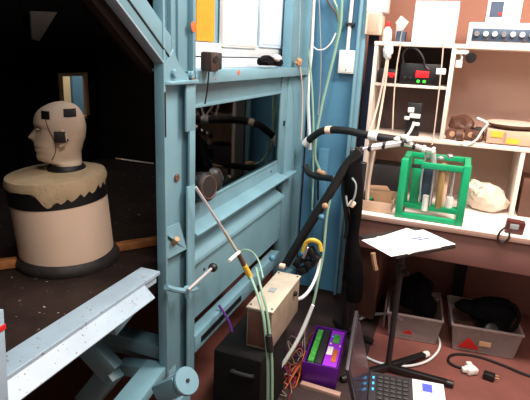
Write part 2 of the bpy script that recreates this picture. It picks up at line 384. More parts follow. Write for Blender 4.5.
# latch
lt = MB().tube([(-0.830, 1.318, 0.781), (-0.820, 1.365, 0.751), (-0.800, 1.413, 0.730), (-0.800, 1.472, 0.711)], .010).cyl((-0.800, 1.406, 0.748), (-0.800, 1.413, 0.706), .012).build('latch', 'blue', ch)
MB().cyl((-0.790, 1.395, 0.744), (-0.790, 1.571, 0.753), .006, 10).build('handle_rod', 'silver', lt)
MB().blob((-0.790, 1.587, 0.752), (.018, .018, .018), amp=0).build('handle_knob', 'black', lt)
# lower frame
b = MB(); b.bar((-1.246, 1.520, 0.347), (-0.934, 1.520, 0.353), .05, .05); b.build('frame_tube', 'blue', ch)
MB().box(-1.6, -.9, 1.43, 1.5, .40, .46, .003).build('frame_tube', 'blue', ch)
b = MB(); b.bar((-1.102, 1.420, 0.330), (-0.873, 1.420, 0.375), .06, .05); b.build('frame_tube', 'blue', ch)
b = MB(); b.bar((-0.902, 1.370, 0.420), (-0.861, 1.021, 0.420), .085, .04); b.build('frame_tube', 'blue', ch)
b = MB(); b.bar((-1.157, 1.280, 0.512), (-1.034, 1.280, 0.413), .075, .06, up=(0, -1, .3)); b.build('frame_elbow', 'blue', ch)
b = MB(); b.bar((-1.034, 1.280, 0.422), (-1.167, 1.280, 0.240), .075, .06, up=(0, -1, .3)); b.build('frame_elbow', 'blue', ch)
b = MB(); b.bar((-0.930, 1.385, 0.756), (-0.930, 1.146, 0.685), .04, .04); b.build('frame_tube', 'blue', ch)
fc, fn = Vector((-0.643, 1.130, 0.596)), (Vector((-0.643, 1.130, 0.596))-Vector((-0.735, 1.159, 0.515))).normalized()
fd = MB().lathe([(.040, 0), (.0425, .003), (.0425, .012), (.040, .015)], fc-fn*.012, fn, 32).build('foot_flange', 'blue', ch)
MB().cyl(fc+fn*.003, fc+fn*.008, .006, 8).build('bolt', 'black', fd)
b = MB(); b.bar(fc-fn*.14, fc-fn*.012, .075, .06, bev=.006); b.build('foot_sleeve', 'blue', fd)
b = MB(); b.bar(fc-fn*.10, fc-fn*.03, .02, .066, bev=.002); b.build('foot_rib', 'blue_pale', fd)
b = MB()
for x, y in ((-.9, -.1), (-2.3, -.1), (-2.3, 2.85)): b = MB(); b.box(x-.03, x+.03, y-.03, y+.03, 0, .72).build('support_leg', 'blue', ch)
MB().box(-.93, -.86, 1.36, 1.54, 0, .22).build('support_leg', 'blue', ch)
MB().box(-.93, -.86, 2.70, 2.90, 0, .2).build('support_leg', 'blue', ch)

# outside the far opening: pieces of the lab beyond
lp = tag(MB().box(-2.75, -2.66, 2.72, 2.975, 0, 2.3).build('pillar', 'lightgap'), 'cream pillar glimpsed through the small opening at the back of the chamber', 'pillar')
bp_ = tag(MB().box(-2.72, -2.66, 3.0, 3.37, 0, 2.3).build('blue_panel', 'blue_deep'), 'blue panel glimpsed through the small opening right of the cream pillar', 'panel')
tag(MB().box(-2.35, -1.4, 3.12, 3.40, 0, 1.9, .004).build('reflector', 'white'), 'pale cupboard added to show as a thin bright slit through the dark end of the chamber', 'reflector')  # white box added behind the end slit to make it bright
area('far_fill_light', (-2.50, 2.9, 2.6), (0, 0, 0), .2, .8, 45, (1, .95, .85))  # added light for the pieces behind the back opening

# ---------------------------------------------------------------- torso cylinder and dummy head
CX, CY = -1.277, 1.363
ts = thing('torso_simulator', (CX, CY, .78), 'cream cylinder torso with black band and ragged tan cloth on top, inside the chamber', 'torso simulator')
tilted = []
tilted.append(MB().lathe([(.158, .81), (.164, .815), (.164, 1.045), (.158, 1.05)], (CX, CY, 0), seg=56).build('cylinder_shell', 'cream', ts))
tilted.append(MB().lathe([(.163, 1.022), (.1665, 1.024), (.1665, 1.095), (.145, 1.106)], (CX, CY, 0), seg=56).build('black_band', 'blackrub', ts))
MB().lathe([(.16, .78), (.180, .78), (.184, .79), (.182, .806), (.17, .82), (.14, .82)], (CX, CY, 0), seg=56).build('base_ring', 'ring', ts)
TILT = math.radians(-4.0)
rnd = random.Random(4)
jagv = [rnd.uniform(-.5, .5) for _ in range(96)]
def cl_jag(j, a):
    # torn tongues hanging on the side facing the aisle
    if j > 1: return 0
    d = math.degrees(a); d = d-360 if d > 180 else d
    k = int((d+180)/360*96) % 96
    if -72 <= d <= 30:
        deep = max(.15, 1-abs(d+60)/115) if d > -60 else max(0, (d+72)/12)
        return -.052*deep+.026*(1-deep*.3)*((d+60) % 13)/13*(1 if d > -56 else 0)+.006*jagv[k]
    return .004*jagv[k]
tilted.append(MB().lathe([(.168, 1.082), (.1705, 1.0825), (.172, 1.095), (.166, 1.112), (.148, 1.118), (.10, 1.121), (.01, 1.122)], (CX, CY, 0), seg=96, jag=cl_jag).build('cloth_cover', 'cloth', ts))
for o in tilted: o.rotation_euler = Matrix.Rotation(TILT, 3, Vector((-.68, .73, 0))).to_euler()   # the torso leans a little to the face side
hx, hy = CX+.001, CY+.011
hd = thing('dummy_head', (hx, hy, 1.142), 'bald pale mannequin head in profile with black ear patch on top of the cream cylinder', 'mannequin head')
F = Vector((-.745, -.667, 0)); Rt = Vector((-F.y, F.x, 0))   # face direction and its side
HZ = 1.154
def fx(f): return f*.88 if f > 0 else f
ROWS = [(-.050, .047, -.058, .050), (-.022, .047, -.058, .050), (-.008, .052, -.058, .052), (-.002, .082, -.058, .050), (.004, .097, -.058, .049), (.014, .103, -.058, .052), (.022, .1035, -.058, .055), (.030, .100, -.058, .058), (.037, .105, -.060, .060), (.043, .107, -.062, .061), (.049, .103, -.064, .063), (.056, .108, -.066, .064), (.063, .107, -.068, .066),
        (.072, .104, -.071, .067), (.077, .103, -.073, .068), (.083, .102, -.075, .069), (.090, .101, -.076, .070), (.098, .100, -.077, .0715), (.106, .099, -.078, .073), (.115, .098, -.079, .074), (.122, .101, -.079, .0745), (.130, .104, -.078, .075), (.140, .103, -.076, .075), (.151, .100, -.074, .074), (.163, .094, -.070, .072), (.175, .083, -.064, .067), (.186, .066, -.056, .059), (.195, .046, -.045, .048), (.201, .027, -.030, .034), (.205, .006, -.010, .012)]
def row_at(z):
    for a, b in zip(ROWS, ROWS[1:]):
        if a[0] <= z <= b[0]:
            t = (z-a[0])/(b[0]-a[0]); return [a[i]+(b[i]-a[i])*t for i in range(4)]
    return ROWS[-1]
def surf(f, z):
    _, fr, bk, w = row_at(z); c, h = (fr+bk)/2, (fr-bk)/2
    return w*max(0, 1-abs((f-c)/h)**2.25)**(1/2.25)
def head():
    # z, front, back, half width  (metres; chin 0, crown .215), origin on the neck axis
    b = MB(); rings = []; n = 48
    for z, f, bk, w in ROWS:
        c = (f+bk)/2; h = (f-bk)/2; ring = []
        for k in range(n):
            a = 2*math.pi*k/n; ca, sa = math.cos(a), math.sin(a); ex = .89
            x = c+h*math.copysign(abs(ca)**ex, ca); y = w*math.copysign(abs(sa)**ex, sa); fr = max(0, ca)
            if z < .125: y *= 1-.22*fr*fr
            if .066 < z < .118 and ca > 0:      # nose
                t = (.118-z)/(.118-.081) if z > .081 else max(0, (z-.066)/.015)
                x += .025*min(1, t)*max(0, 1-abs(y)/.017)
            if .104 < z < .126 and ca > 0 and .012 < abs(y) < .05: x -= .010*(1-abs(abs(y)-.031)/.019)   # eye sockets
            ring.append(b.bm.verts.new(Vector((hx, hy, HZ+z))+F*fx(x)+Rt*y))
        rings.append(ring)
    fs = []
    for A, B in zip(rings, rings[1:]): fs += [b.bm.faces.new((A[k], A[(k+1) % n], B[(k+1) % n], B[k])) for k in range(n)]
    fs += [b.bm.faces.new(rings[0][::-1]), b.bm.faces.new(rings[-1])]
    return b
HB = Vector((hx, hy, HZ))
def hp(f, s, z): return HB+F*fx(f)+Rt*s+Vector((0, 0, z))
sgn = 1 if Rt.dot(Vector((0, 0, 0))-Vector((hx, hy, 0))) > 0 else -1   # the ear side that faces the aisle
head().build('head_shell', 'skin', hd, smooth=70)
MB().lathe([(.064, 1.118), (.066, 1.122), (.064, 1.132), (.056, 1.140)], (hx+F.x*-.006, hy+F.y*-.006, 0), seg=32).build('neck_collar', 'blackrub', hd)
def patch(f0, f1, z0, z1, s, name, m='blackrub', label=None, lift=.0015):
    b = MB(); n = 6; g = []
    for i in range(n+1):
        r = []
        for j in range(n+1):
            u_, v_ = i/n, j/n; f = f0+(f1-f0)*u_; z = z0+(z1-z0)*v_
            r.append(b.bm.verts.new(hp(f, s*(surf(f, z)+lift), z)))
        g.append(r)
    fs = [b.bm.faces.new((g[i][j], g[i+1][j], g[i+1][j+1], g[i][j+1])) for i in range(n) for j in range(n)]
    bmesh.ops.solidify(b.bm, geom=fs, thickness=.003)
    o = b.build(name, m, hd, smooth=30)
    if label: o['label'] = label
for s in (1, -1):
    e = MB()
    e.tube([hp(.014, s*.0725, .068), hp(.006, s*.079, .064), hp(-.006, s*.083, .078), hp(-.010, s*.086, .100), hp(.0, s*.085, .116), hp(.014, s*.080, .112), hp(.017, s*.075, .098)], .005, 8)
    e.blob(hp(.006, s*.073, .088), (.014, .012, .022), amp=.1, sub=2)
    e.build('ear', 'skin', hd)
    k = MB(); k.rbox(hp(.009, s*.088, .096), (.036, .006, .038), rz=math.atan2(F.y, F.x), bev=.002); k.build('ear_patch', 'blackrub', hd, label='black patch over the ear')
    MB().blob(hp(-.016, s*.0745, .083), (.004, .004, .004), amp=0, sub=2).build('microphone_pin', 'blackrub', hd)
    patch(.040, .070, .152, .178, s, 'head_patch')
    patch(-.048, -.008, .160, .186, s, 'head_patch')
    k = MB(); k.tube([hp(f, s*(surf(f, z)+.0005), z) for f, z in ((.055, .155), (.050, .13), (.040, .105), (.030, .08), (.026, .055), (.034, .03), (.045, .012))], .0016, 6); k.build('face_seam', 'brown', hd)
    k = MB(); k.blob(hp(.086, s*.030, .1145), (.006, .008, .003), amp=0, sub=2); k.build('eye', 'skin', hd)

# ---------------------------------------------------------------- made-up bars and blocks standing in for window reflections
rg = thing('reflection_rig', (-1.06, 2.3, .78), 'made-up dark bars with pale blocks, standing in for reflections, behind the chamber window glass', 'reflection stand-in')
MB().cyl((-1.06, 2.25, .78), (-1.06, 2.25, 1.36), .012).build('upright', 'dark', rg)
MB().lathe([(.1, .78), (.1, .80), (.02, .82)], (-1.06, 2.25, 0)).build('base', 'dark', rg)  # base of the made-up reflection stand-in
MB().cyl((-1.000, 1.831, 1.264), (-1.000, 2.581, 1.210), .008).build('reflection_crossbar', 'dark', rg)
MB().cyl((-1.000, 2.616, 1.300), (-1.000, 2.453, 1.047), .006).build('reflection_crossbar', 'dark', rg)
for (p, sx, sz, m) in (((-1.000, 1.985, 1.260),.07,.022,'cream'), ((-1.000, 1.977, 1.221),.08,.02,'cream'), ((-1.000, 2.221, 1.231),.045,.03,'cream'), ((-1.000, 1.856, 1.290),.03,.03,'cardboard'), ((-1.000, 1.896, 1.074),.05,.1,'cream'), ((-1.000, 2.155, 1.195),.07,.016,'green'), ((-1.000, 2.275, 1.304),.06,.03,'dark'), ((-1.000, 2.501, 0.994),.02,.03,'green'), ((-1.000, 2.303, 0.940),.05,.03,'darkred')):
    MB().rbox(p, (.03, sx, sz), bev=.006).build('reflection_block', m, rg)
for k, (a, q, c) in enumerate((((-0.970, 2.435, 1.325), (-0.970, 2.375, 1.115), (-0.970, 2.312, 0.926)), ((-0.970, 2.644, 1.311), (-0.970, 2.518, 1.095), (-0.970, 2.476, 0.947)))):
    MB().tube([a, q, c], .005).build('reflection_wire', 'cablegrey', rg)

# ---------------------------------------------------------------- things on and in front of the chamber
tag(MB().box(-.968, -.962, 1.763, 1.910, 1.583, 1.583+.30, 0).build('notice_sheet', 'orange'), 'orange notice sheet on the upper chamber panel beside the post', 'notice')
nb = thing('wall_box', (-.93, 2.05, 1.561), 'white rectangular box on the upper panel right of the orange notice', 'box')
MB().box(-.965, -.945, 1.958, 2.333, 1.565, 1.565+.34, .004).build('box_body', 'white', nb)
MB().box(-.944, -.941, 1.968+.01, 2.321-.01, 1.565+.01, 1.565+.33, .001).build('box_lid', 'paper', nb)
nb = thing('wall_cabinet', (-.94, 2.45, 1.570), 'pale blue flat cabinet on the upper panel right of the white box', 'cabinet')
MB().box(-.965, -.945, 2.372, 2.782, 1.575, 1.575+.36, .004).build('cabinet_body', 'paleblue', nb)
MB().box(-.944, -.942, 2.386+.02, 2.765-.02, 1.575+.015, 1.575+.34, .001).build('cabinet_door', 'paleblue', nb)

wc = thing('webcam', (-0.830, 1.626, 1.490), 'small dark brown box camera perched on the blue rail with a hanging cord', 'camera')
c0 = Vector((-0.825, 1.608, 1.512)); MB().rbox(c0, (.045, .062, .066), bev=.008).build('body', 'webcam', wc)
MB().rbox(Vector((-0.840, 1.693, 1.513)), (.03, .03, .06), bev=.006).build('side_cover', 'dark', wc)
MB().cyl(c0+Vector((.02, -.005, .01)), c0+Vector((.028, -.007, .01)), .014).build('lens', 'black', wc)
MB().tube([(-0.820, 1.592, 1.488), (-0.835, 1.615, 1.442), (-0.850, 1.637, 1.405), (-0.860, 1.641, 1.362)], .003).build('cord', 'black', wc)
gd = thing('clamp_lamp', (-0.870, 2.338, 1.480), 'dark lumpy clamp gadget with pale end lying on the blue rail', 'gadget')
z0 = 1.48
b = MB(); p = Vector((-0.870, 2.268, 1.504)); b.blob((p.x, p.y, z0+.028), (.035, .055, .03), seed=2, amp=.35, sub=3, flat=True); p = Vector((-0.870, 2.405, 1.508)); b.blob((p.x, p.y, z0+.024), (.03, .06, .026), seed=4, amp=.3, flat=True); b.build('body', 'blackcloth', gd)
p = Vector((-0.850, 2.362, 1.519)); MB().blob((p.x, p.y, z0+.048), (.02, .035, .016), seed=3, amp=.2).build('pale_cap', 'white', gd)
kn = thing('cord_knot', (-0.840, 2.674, 1.489), 'tan cord knot at the right end of the blue rail', 'cord')
p = Vector((-0.845, 2.694, 1.510)); MB().blob(p, (.018, .026, .024), seed=6, amp=.4).build('knot', 'cardboard', kn)
MB().tube([p, (-0.835, 2.723, 1.441), (-0.835, 2.776, 1.329), (-0.835, 2.798, 1.186), (-0.835, 2.805, 1.068)], .0045).build('tail', 'hosebeige', kn)
MB().tube([p, (-0.840, 2.669, 1.597), (-0.840, 2.660, 1.722), (-0.840, 2.634, 1.842)], .003).build('upper_tail', 'cablegrey', kn)

ft = thing('port_fitting', (-0.860, 1.650, 0.996), 'black round fitting with a brown curved rim at the lower left corner of the window', 'fitting')
f0, f1 = Vector((-0.895, 1.699, 1.031)), Vector((-0.845, 1.604, 1.060)); ax = Vector((1, -.2, .15)).normalized()
f0 = Vector((-0.875, 1.661, 1.043))
MB().lathe([(.052, -.02), (.058, -.012), (.058, .02), (.05, .03), (.03, .032)], f0, ax, 28).build('body', 'black', ft)
u, w, a = frame_of(ax)
MB().tube([f0+ax*.03+.044*(math.cos(t)*u+math.sin(t)*w) for t in [k*math.pi/8 for k in range(16)]], .0025, 6, closed=True).build('rim', 'brown', ft)
b = MB(); b.blob(Vector((-0.870, 1.744, 1.053)), (.03, .06, .05), seed=9, amp=.2); b.build('hose_stub', 'black', ft)

pr = thing('probe_rod', (-0.720, 1.662, 0.793), 'thin silver rod slanting down across the blue window panel', 'rod')
MB().cyl((-0.820, 1.500, 1.088), (-0.760, 1.615, 0.897), .0055, 10).build('rod', 'silver', pr)
MB().cyl((-0.760, 1.615, 0.897), (-0.730, 1.685, 0.787), .006, 10).build('lower_rod', 'steel_dull', pr)
MB().cyl((-0.720, 1.580, 0.796), (-0.720, 1.672, 0.798), .007, 10).build('cross_pin', 'white', pr)
MB().cyl((-0.730, 1.685, 0.787), (-0.720, 1.727, 0.721), .010, 10).build('connector', 'brown', pr)
MB().cyl((-0.720, 1.727, 0.721), (-0.700, 1.759, 0.654), .012, 10).build('yellow_boot', 'yellow', pr)

# metal box on a black case
cs = thing('equipment_case', (-.60, 1.85, 0), 'large black equipment case standing on the floor beneath the metal box', 'case')
MB().box(-.80, -.585, 1.62, 1.95, .02, .372, .012).build('case_body', 'casing', cs)
for x in (-.77, -.615):
    for y in (1.66, 1.91): MB().cyl((x, y, 0), (x, y, .025), .018).build('rubber_foot', 'blackrub', cs)
MB().tube([(-.70, 1.62, .30), (-.70, 1.597, .31), (-.62, 1.597, .31), (-.62, 1.62, .30)], .008).build('carry_handle', 'dark', cs)
mb_ = thing('junction_box', (-.63, 1.9, .372), 'dull aluminium box with its sides coloured as in shade on the black equipment case', 'metal box')
MB().box(-.688, -.579, 1.702, 2.075, .372, .548, .003).build('box_body', 'box_side_shaded', mb_)
MB().box(-.692, -.575, 1.697, 2.08, .548, .556, .002).build('lid', 'steel_dull', mb_)
MB().box(-.682, -.585, 1.698, 1.702, .385, .54, .001).build('front_plate', 'brown', mb_, label='dark brown front plate')
MB().box(-.66, -.63, 1.86, 1.90, .556, .559, 0).build('lid_label', 'cablegrey', mb_)
MB().cyl((-.579, 1.99, .505), (-.565, 1.99, .505), .012).build('gland', 'black', mb_)
for y in (1.72, 2.06):
    for x in (-.68, -.587): MB().cyl((x, y, .556), (x, y, .559), .005, 8).build('screw', 'dark', mb_)

# purple open computer
pc = thing('computer', (-.44, 2.24, 0), 'purple open cased computer with a green circuit board on the floor', 'computer')
PR = Matrix.Rotation(math.radians(5), 3, 'Z'); pcx, pcy = -.460, 2.235
def pl(x, y, z): v = PR@Vector((x, y, 0)); return (pcx+v.x, pcy+v.y, z)
def pbox(b, x0, x1, y0, y1, z0, z1, bev=.002):
    c = pl((x0+x1)/2, (y0+y1)/2, (z0+z1)/2); b.rbox(c, (x1-x0, y1-y0, z1-z0), rz=math.radians(5), bev=bev); return b
b = MB(); pbox(b, -.085, .085, -.18, -.172, .012, .125); pbox(b, -.085, .085, .172, .18, .012, .125); pbox(b, -.085, -.079, -.172, .172, .012, .12); pbox(b, .079, .085, -.172, .172, .012, .12); pbox(b, -.079, .079, -.172, .172, .012, .02)
b.build('case_shell', 'purple', pc)
pbox(MB(), -.066, -.038, -.15, .15, .02, .121).build('circuit_board', 'pcb', pc)
pbox(MB(), -.030, .002, -.16, .16, .02, .121).build('drive_bay', 'dark', pc)
pbox(MB(), .008, .076, -.165, .165, .02, .121).build('power_cover', 'purplelite', pc)
pbox(MB(), .012, .040, -.075, .0, .121, .124, .001).build('label', 'white', pc, label='white label')
pbox(MB(), .042, .066, -.13, -.02, .121, .124, .001).build('label', 'wire_orange', pc, label='orange label')
pbox(MB(), .025, .06, .04, .12, .121, .125, .001).build('chip', 'pcb', pc)
for x, y in ((.02, .10), (.02, .03), (.068, .02)): MB().blob(pl(x, y, .122), (.006, .006, .004), amp=0, sub=1).build('connector', 'led_blue' if y > .05 else 'white', pc)
for x in (-.07, .07):
    for y in (-.15, .15): MB().cyl(pl(x, y, 0), pl(x, y, .014), .012).build('rubber_foot', 'blackrub', pc)
tag(MB().bar((-0.524, 2.030, 0.012), (-0.328, 2.021, 0.012), .03, .024).build('wood_strip', 'edge'), 'pale strip of wood on the floor in front of the purple computer', 'wood strip')
# tangle of wires
rnd = random.Random(11); b = MB(); mats = ['wire_red', 'wire_orange', 'wire_magenta', 'wire_pale', 'black']
for i in range(26):
    b.mi = i % 5; pts = []
    x, y = rnd.uniform(-.66, -.55), rnd.uniform(1.95, 2.30)
    for k in range(5):
        pts.append((x, y, rnd.uniform(.01, .12) if k % 2 else .01)); x += rnd.uniform(-.07, .08); y += rnd.uniform(-.12, .12); x = min(-.545, max(-.68, x)); y = min(2.4, max(1.9, y))
    b.tube(pts, .0025, 5)
tag(b.build('wire_tangle', mats), 'tangle of red, orange and magenta wires left of the purple computer', 'wires', kind='stuff')

# ---------------------------------------------------------------- bench and shelves
be = thing('workbench', (.5, 3.0, 0), 'long workbench with white top and brown apron along the back wall', 'workbench')
MB().box(-.46, 1.9, 2.60, 3.40, .715, .74, .003).build('bench_top', 'benchtop', be)
MB().box(-.46, 1.9, 2.594, 2.60, .712, .738, .001).build('edge_strip', 'edge', be)
MB().box(-.46, 1.9, 2.61, 2.64, .545, .712, .002).build('apron', 'mauve', be)
MB().box(-.46, 1.9, 3.33, 3.36, 0, .712, .002).build('back_panel', 'mauve', be)
for x in (-.40, .165, 1.6): MB().box(x-.035, x+.035, 3.26, 3.33, 0, .715, .003).build('leg', 'black', be)
for x in (-.43, 1.85): MB().box(x-.02, x+.02, 2.66, 2.72, 0, .545, .003).build('leg', 'dark', be)

sh = thing('shelf_unit', (.3, 3.15, .74), 'cream open shelf unit standing on the white workbench', 'shelf unit')
MB().box(-.49, 1.9, 2.955, 3.32, 1.618, 1.640).build('top_board', 'shelf', sh)
MB().box(-.49, 1.9, 2.955, 3.32, 1.102, 1.124).build('middle_board', 'shelf', sh)
MB().box(-.468, -.075, 2.975, 3.32, 1.398, 1.414).build('small_shelf', 'shelf', sh)
for x0, x1, za, zb in ((-.488, -.466, .74, 1.618), (-.076, -.054, 1.124, 1.618), (.346, .368, .74, 1.102), (1.5, 1.522, .74, 1.618)):
    MB().box(x0, x1, 2.958, 3.32, za, zb).build('upright', 'shelf', sh)
MB().box(-.466, -.076, 3.25, 3.265, 1.124, 1.618, 0).build('back_board', 'shelfin', sh, label='dark grey back board of the small compartments')
MB().box(-.054, 1.5, 3.31, 3.325, 1.124, 1.618, 0).build('back_board', 'shelfback', sh)
MB().box(-.466, 1.5, 3.31, 3.325, .74, 1.102, 0).build('back_board', 'shelfback', sh)

# on top of the shelf unit
t = thing('carton', (-.18, 3.1, 1.64), 'large plain white carton on top of the shelf unit', 'box')
MB().box(-.295, -.072, 2.985, 3.2, 1.64, 1.852, .004).build('carton_body', 'paper', t)
MB().box(-.296, -.071, 2.984, 3.09, 1.852, 1.855, .001).build('flap', 'paper', t)
t = thing('patch_panel', (.15, 3.05, 1.64), 'light grey instrument with a row of round sockets on top of the shelf unit', 'instrument')
MB().box(-.01, .40, 2.975, 3.2, 1.642, 1.752, .006).build('case', 'white', t)
MB().box(.012, .38, 2.970, 2.975, 1.658, 1.722, .002).build('front_panel', 'bluegrey', t)
for k in range(8):
    x = .035+k*.043
    MB().cyl((x, 2.971, 1.695), (x, 2.956, 1.695), .013, 12).build('socket', 'white' if k % 3 else 'steel', t)
    if k % 2: MB().cyl((x+.012, 2.971, 1.667), (x+.012, 2.962, 1.667), .006, 8).build('knob', 'brown', t)
t = thing('photo_card', (.15, 3.15, 1.752), 'white card with a small dark picture standing behind the socketed instrument', 'card')
MB().box(.07, .24, 3.14, 3.15, 1.752, 1.90, .002).build('card', 'paper', t)
MB().box(.085, .15, 3.137, 3.14, 1.79, 1.87, 0).build('picture', 'bluegrey', t)
MB().box(.13, .148, 3.134, 3.137, 1.80, 1.815, 0).build('picture_detail', 'red', t)
t = thing('tag_card', (-0.350, 2.985, 1.698), 'white diamond shaped tag on a thin stem above the shelf unit left corner', 'tag')
q = [(-0.390, 2.985, 1.739), (-0.365, 2.985, 1.778), (-0.321, 2.985, 1.746), (-0.346, 2.985, 1.704)]
MB().prism(q, (0, .004, 0)).build('tag_plate', 'paper', t)
MB().tube([(-0.347, 2.990, 1.714), (-0.353, 2.990, 1.672), (-0.355, 2.990, 1.640)], .003).build('stem', 'cablegrey', t)
t = thing('spray_bottle', (-.41, 3.05, 1.64), 'white bottle with red cap at the left end on top of the shelf unit', 'bottle')
MB().lathe([(.024, 1.64), (.026, 1.645), (.026, 1.70), (.012, 1.72), (.012, 1.728)], (-.435, 3.03, 0)).build('bottle_body', 'white', t)
MB().lathe([(.014, 1.722), (.014, 1.745), (.012, 1.748)], (-.435, 3.03, 0)).build('cap', 'red', t)
tag(MB().box(-.385, -.335, 3.03, 3.1, 1.64, 1.70).build('component_box', 'bluegrey'), 'small blue grey box left of the white carton on the shelf top', 'box')
tag(MB().box(-.40, -.36, 3.11, 3.16, 1.64, 1.755).build('component_box', 'white'), 'small white upright box behind the diamond tag on the shelf top', 'box')

jb = thing('switch_box', (-.52, 3.05, 1.677), 'cream electrical box high on the wall left of the shelf unit', 'electrical box')
x0, z0_ = -0.551, 1.675; x1, z1_ = -0.466, 1.792
MB().box(x0, x1, 2.96, 3.10, z0_, z1_, .004).build('box_body', 'cream', jb)
MB().box(x0+.014, x1-.006, 2.956, 2.96, z0_+.008, z1_-.008, .001).build('cover', 'tan', jb)
MB().box(x0-.002, x1+.02, 2.958, 3.10, z1_, z1_+.09, .004).build('upper_box', 'white', jb)
eb = thing('outlet_box', (-.66, 2.98, 1.457), 'pale electrical box with a conduit above on the deep blue panel', 'electrical box')
x0, z0_ = -0.687, 1.455; x1, z1_ = -0.590, 1.585
MB().box(x0, x1, 2.96, 3.0, z0_, z1_, .004).build('box_body', 'white', eb)
MB().box(x0+.008, x1-.008, 2.957, 2.96, z0_+.008, z1_-.008, .001).build('cover', 'white', eb)
for z in (z0_+.02, z1_-.02): MB().cyl(((x0+x1)/2, 2.957, z), ((x0+x1)/2, 2.954, z), .004, 8).build('screw', 'dark', eb)
MB().cyl((x0+.042, 2.985, z1_-.01), (x0+.046, 2.985, 2.4), .011).build('conduit', 'white', eb)
MB().box(x0+.02, x0+.07, 2.965, 3.0, z1_+.135, z1_+.15).build('conduit_clip', 'dark', eb)

# shelf compartments, left
def supply(x0, x1, z1, label, dx0, dx1, dz0, dz1, lamps):
    t = thing('power_supply', ((x0+x1)/2, 3.08, 1.414), label, 'power supply', 'bench power supplies')
    MB().box(x0, x1, 2.985, 3.2, 1.418, z1, .004).build('case', 'black', t)
    MB().box(dx0, dx1, 2.981, 2.985, dz0, dz1, .001).build('display', 'led_red', t, label='glowing red display')
    for x in (x0+.02, x1-.02): MB().cyl((x, 3.0, 1.414), (x, 3.0, 1.42), .008, 8).build('foot', 'blackrub', t)
    for x in lamps: MB().cyl((x, 2.985, 1.435), (x, 2.980, 1.435), .008, 10).build('lamp', 'led_green', t, label='green lamp')
    for k in range(3): MB().cyl((x0+.03+k*.03, 2.985, 1.452), (x0+.03+k*.03, 2.975, 1.452), .007, 8).build('knob', 'dark', t)
    return t
supply(-.455, -.345, 1.492, 'narrow black power supply with a red display at the left end of the upper compartment', -0.407, -0.352, 1.447, 1.472, [])
supply(-.335, -.115, 1.530, 'wider black power supply with red display and two green lamps, right of the narrow one', -0.248, -0.179, 1.457, 1.491, [-0.231, -0.199])
cable('coiled_cable', [(-0.315, 2.965, 1.513), (-0.328, 2.965, 1.577), (-0.300, 2.965, 1.610), (-0.256, 2.965, 1.601), (-0.219, 2.965, 1.560), (-0.204, 2.965, 1.519), (-0.180, 2.965, 1.499)], .006, 'black', 'black cable looped in front of the power supplies')
wt = thing('cable_tag', (-0.113, 2.950, 1.476), 'white tag on the thin cable hanging before the upper compartment', 'tag')
MB().rbox((-0.116, 2.945, 1.495), (.05, .008, .032), bev=.003).build('tag_plate', 'white', wt)
MB().tube([(-0.130, 2.945, 1.707), (-0.121, 2.945, 1.606), (-0.116, 2.945, 1.497), (-0.111, 2.945, 1.343), (-0.108, 2.945, 1.167), (-0.109, 2.930, 1.096)], .0035).build('cord', 'hosebeige', wt)
t = thing('camera_module', (-.235, 3.0, 1.124), 'black upright module with white clips in the lower left compartment', 'instrument')
MB().box(-.272, -.192, 3.01, 3.05, 1.124, 1.315, .006).build('body', 'black', t)
for (p, w, h) in (((-0.251, 3.000, 1.273),.035,.03), ((-0.225, 3.000, 1.241),.06,.025), ((-0.268, 3.000, 1.226),.03,.02), ((-0.214, 3.000, 1.196),.04,.02)): MB().rbox(p, (w, .015, h), bev=.004).build('clip', 'white', t)
MB().tube([(-0.225, 2.990, 1.208), (-0.236, 2.980, 1.162), (-0.262, 2.970, 1.115), (-0.290, 2.950, 1.086)], .008).build('lead', 'white', t)

# right compartment
t = thing('clip_lamp', (0.014, 2.985, 1.540), 'dark round clip lamp with white plugs under the shelf top', 'lamp')
zt = 1.618
MB().rbox((-0.025, 2.990, 1.606), (.07, .05, .035), bev=.005).build('plug_block', 'white', t)
MB().box(-0.056, -0.026, 2.98, 3.02, 1.60, 1.618).build('mount', 'white', t)
MB().rbox((-0.031, 2.985, 1.538), (.034, .03, .04), bev=.006).build('plug', 'white', t)
MB().tube([(-0.028, 2.990, 1.590), (-0.020, 2.980, 1.570), (-0.027, 2.985, 1.549)], .005).build('cord', 'white', t)
MB().lathe([(.012, -.02), (.026, -.005), (.028, .02), (.02, .022)], (0.019, 2.975, 1.576), (.3, -.9, -.2), 18).build('lamp_head', 'black', t)
MB().tube([(-0.015, 2.990, 1.601), (0.008, 2.985, 1.586), (0.018, 2.980, 1.582)], .006).build('arm', 'dark', t)
sp = None
for i, (x, yy, rz, lab) in enumerate(((-0.016, 3.03, .3, 'brown tape roll standing nearest the divider on the middle board'), (0.031, 3.0, 1.2, 'brown tape roll second from the divider on the middle board'), (0.080, 3.06, .1, 'brown tape roll third from the divider on the middle board'), (0.121, 3.02, .9, 'brown tape roll nearest the tan device on the middle board'))):
    loc = Vector((x, yy, 1.124))
    if sp is None:
        sp = thing('tape_roll', loc, lab, 'tape roll', 'tape rolls on the middle board')
        o = loc+Vector((0, 0, .032))
        MB().lathe([(.016, -.018), (.032, -.018), (.032, .018), (.016, .018)], o, (.2, -.95, .1), 20).build('roll', 'brown', sp)
        MB().lathe([(.008, -.02), (.016, -.02), (.016, .02), (.008, .02)], o, (.2, -.95, .1), 16).build('core', 'cardboard', sp)
        sp.rotation_euler.z = 0
    else: dup(sp, loc, rz, lab)
tag(MB().blob((.03, 3.18, 1.185), (.075, .06, .065), seed=12, amp=.35, flat=False).build('cloth_bundle', 'brown'), 'dark brown bundle heaped behind the tape rolls', 'bundle')
t = thing('motor', (.125, 3.12, 1.124), 'small dark motor with a pale shaft just left of the tan device', 'motor')
MB().cyl((.125, 3.06, 1.16), (.125, 3.17, 1.16), .034).build('motor_body', 'dark', t)
MB().cyl((.125, 3.03, 1.16), (.125, 3.06, 1.16), .008).build('shaft', 'steel', t)
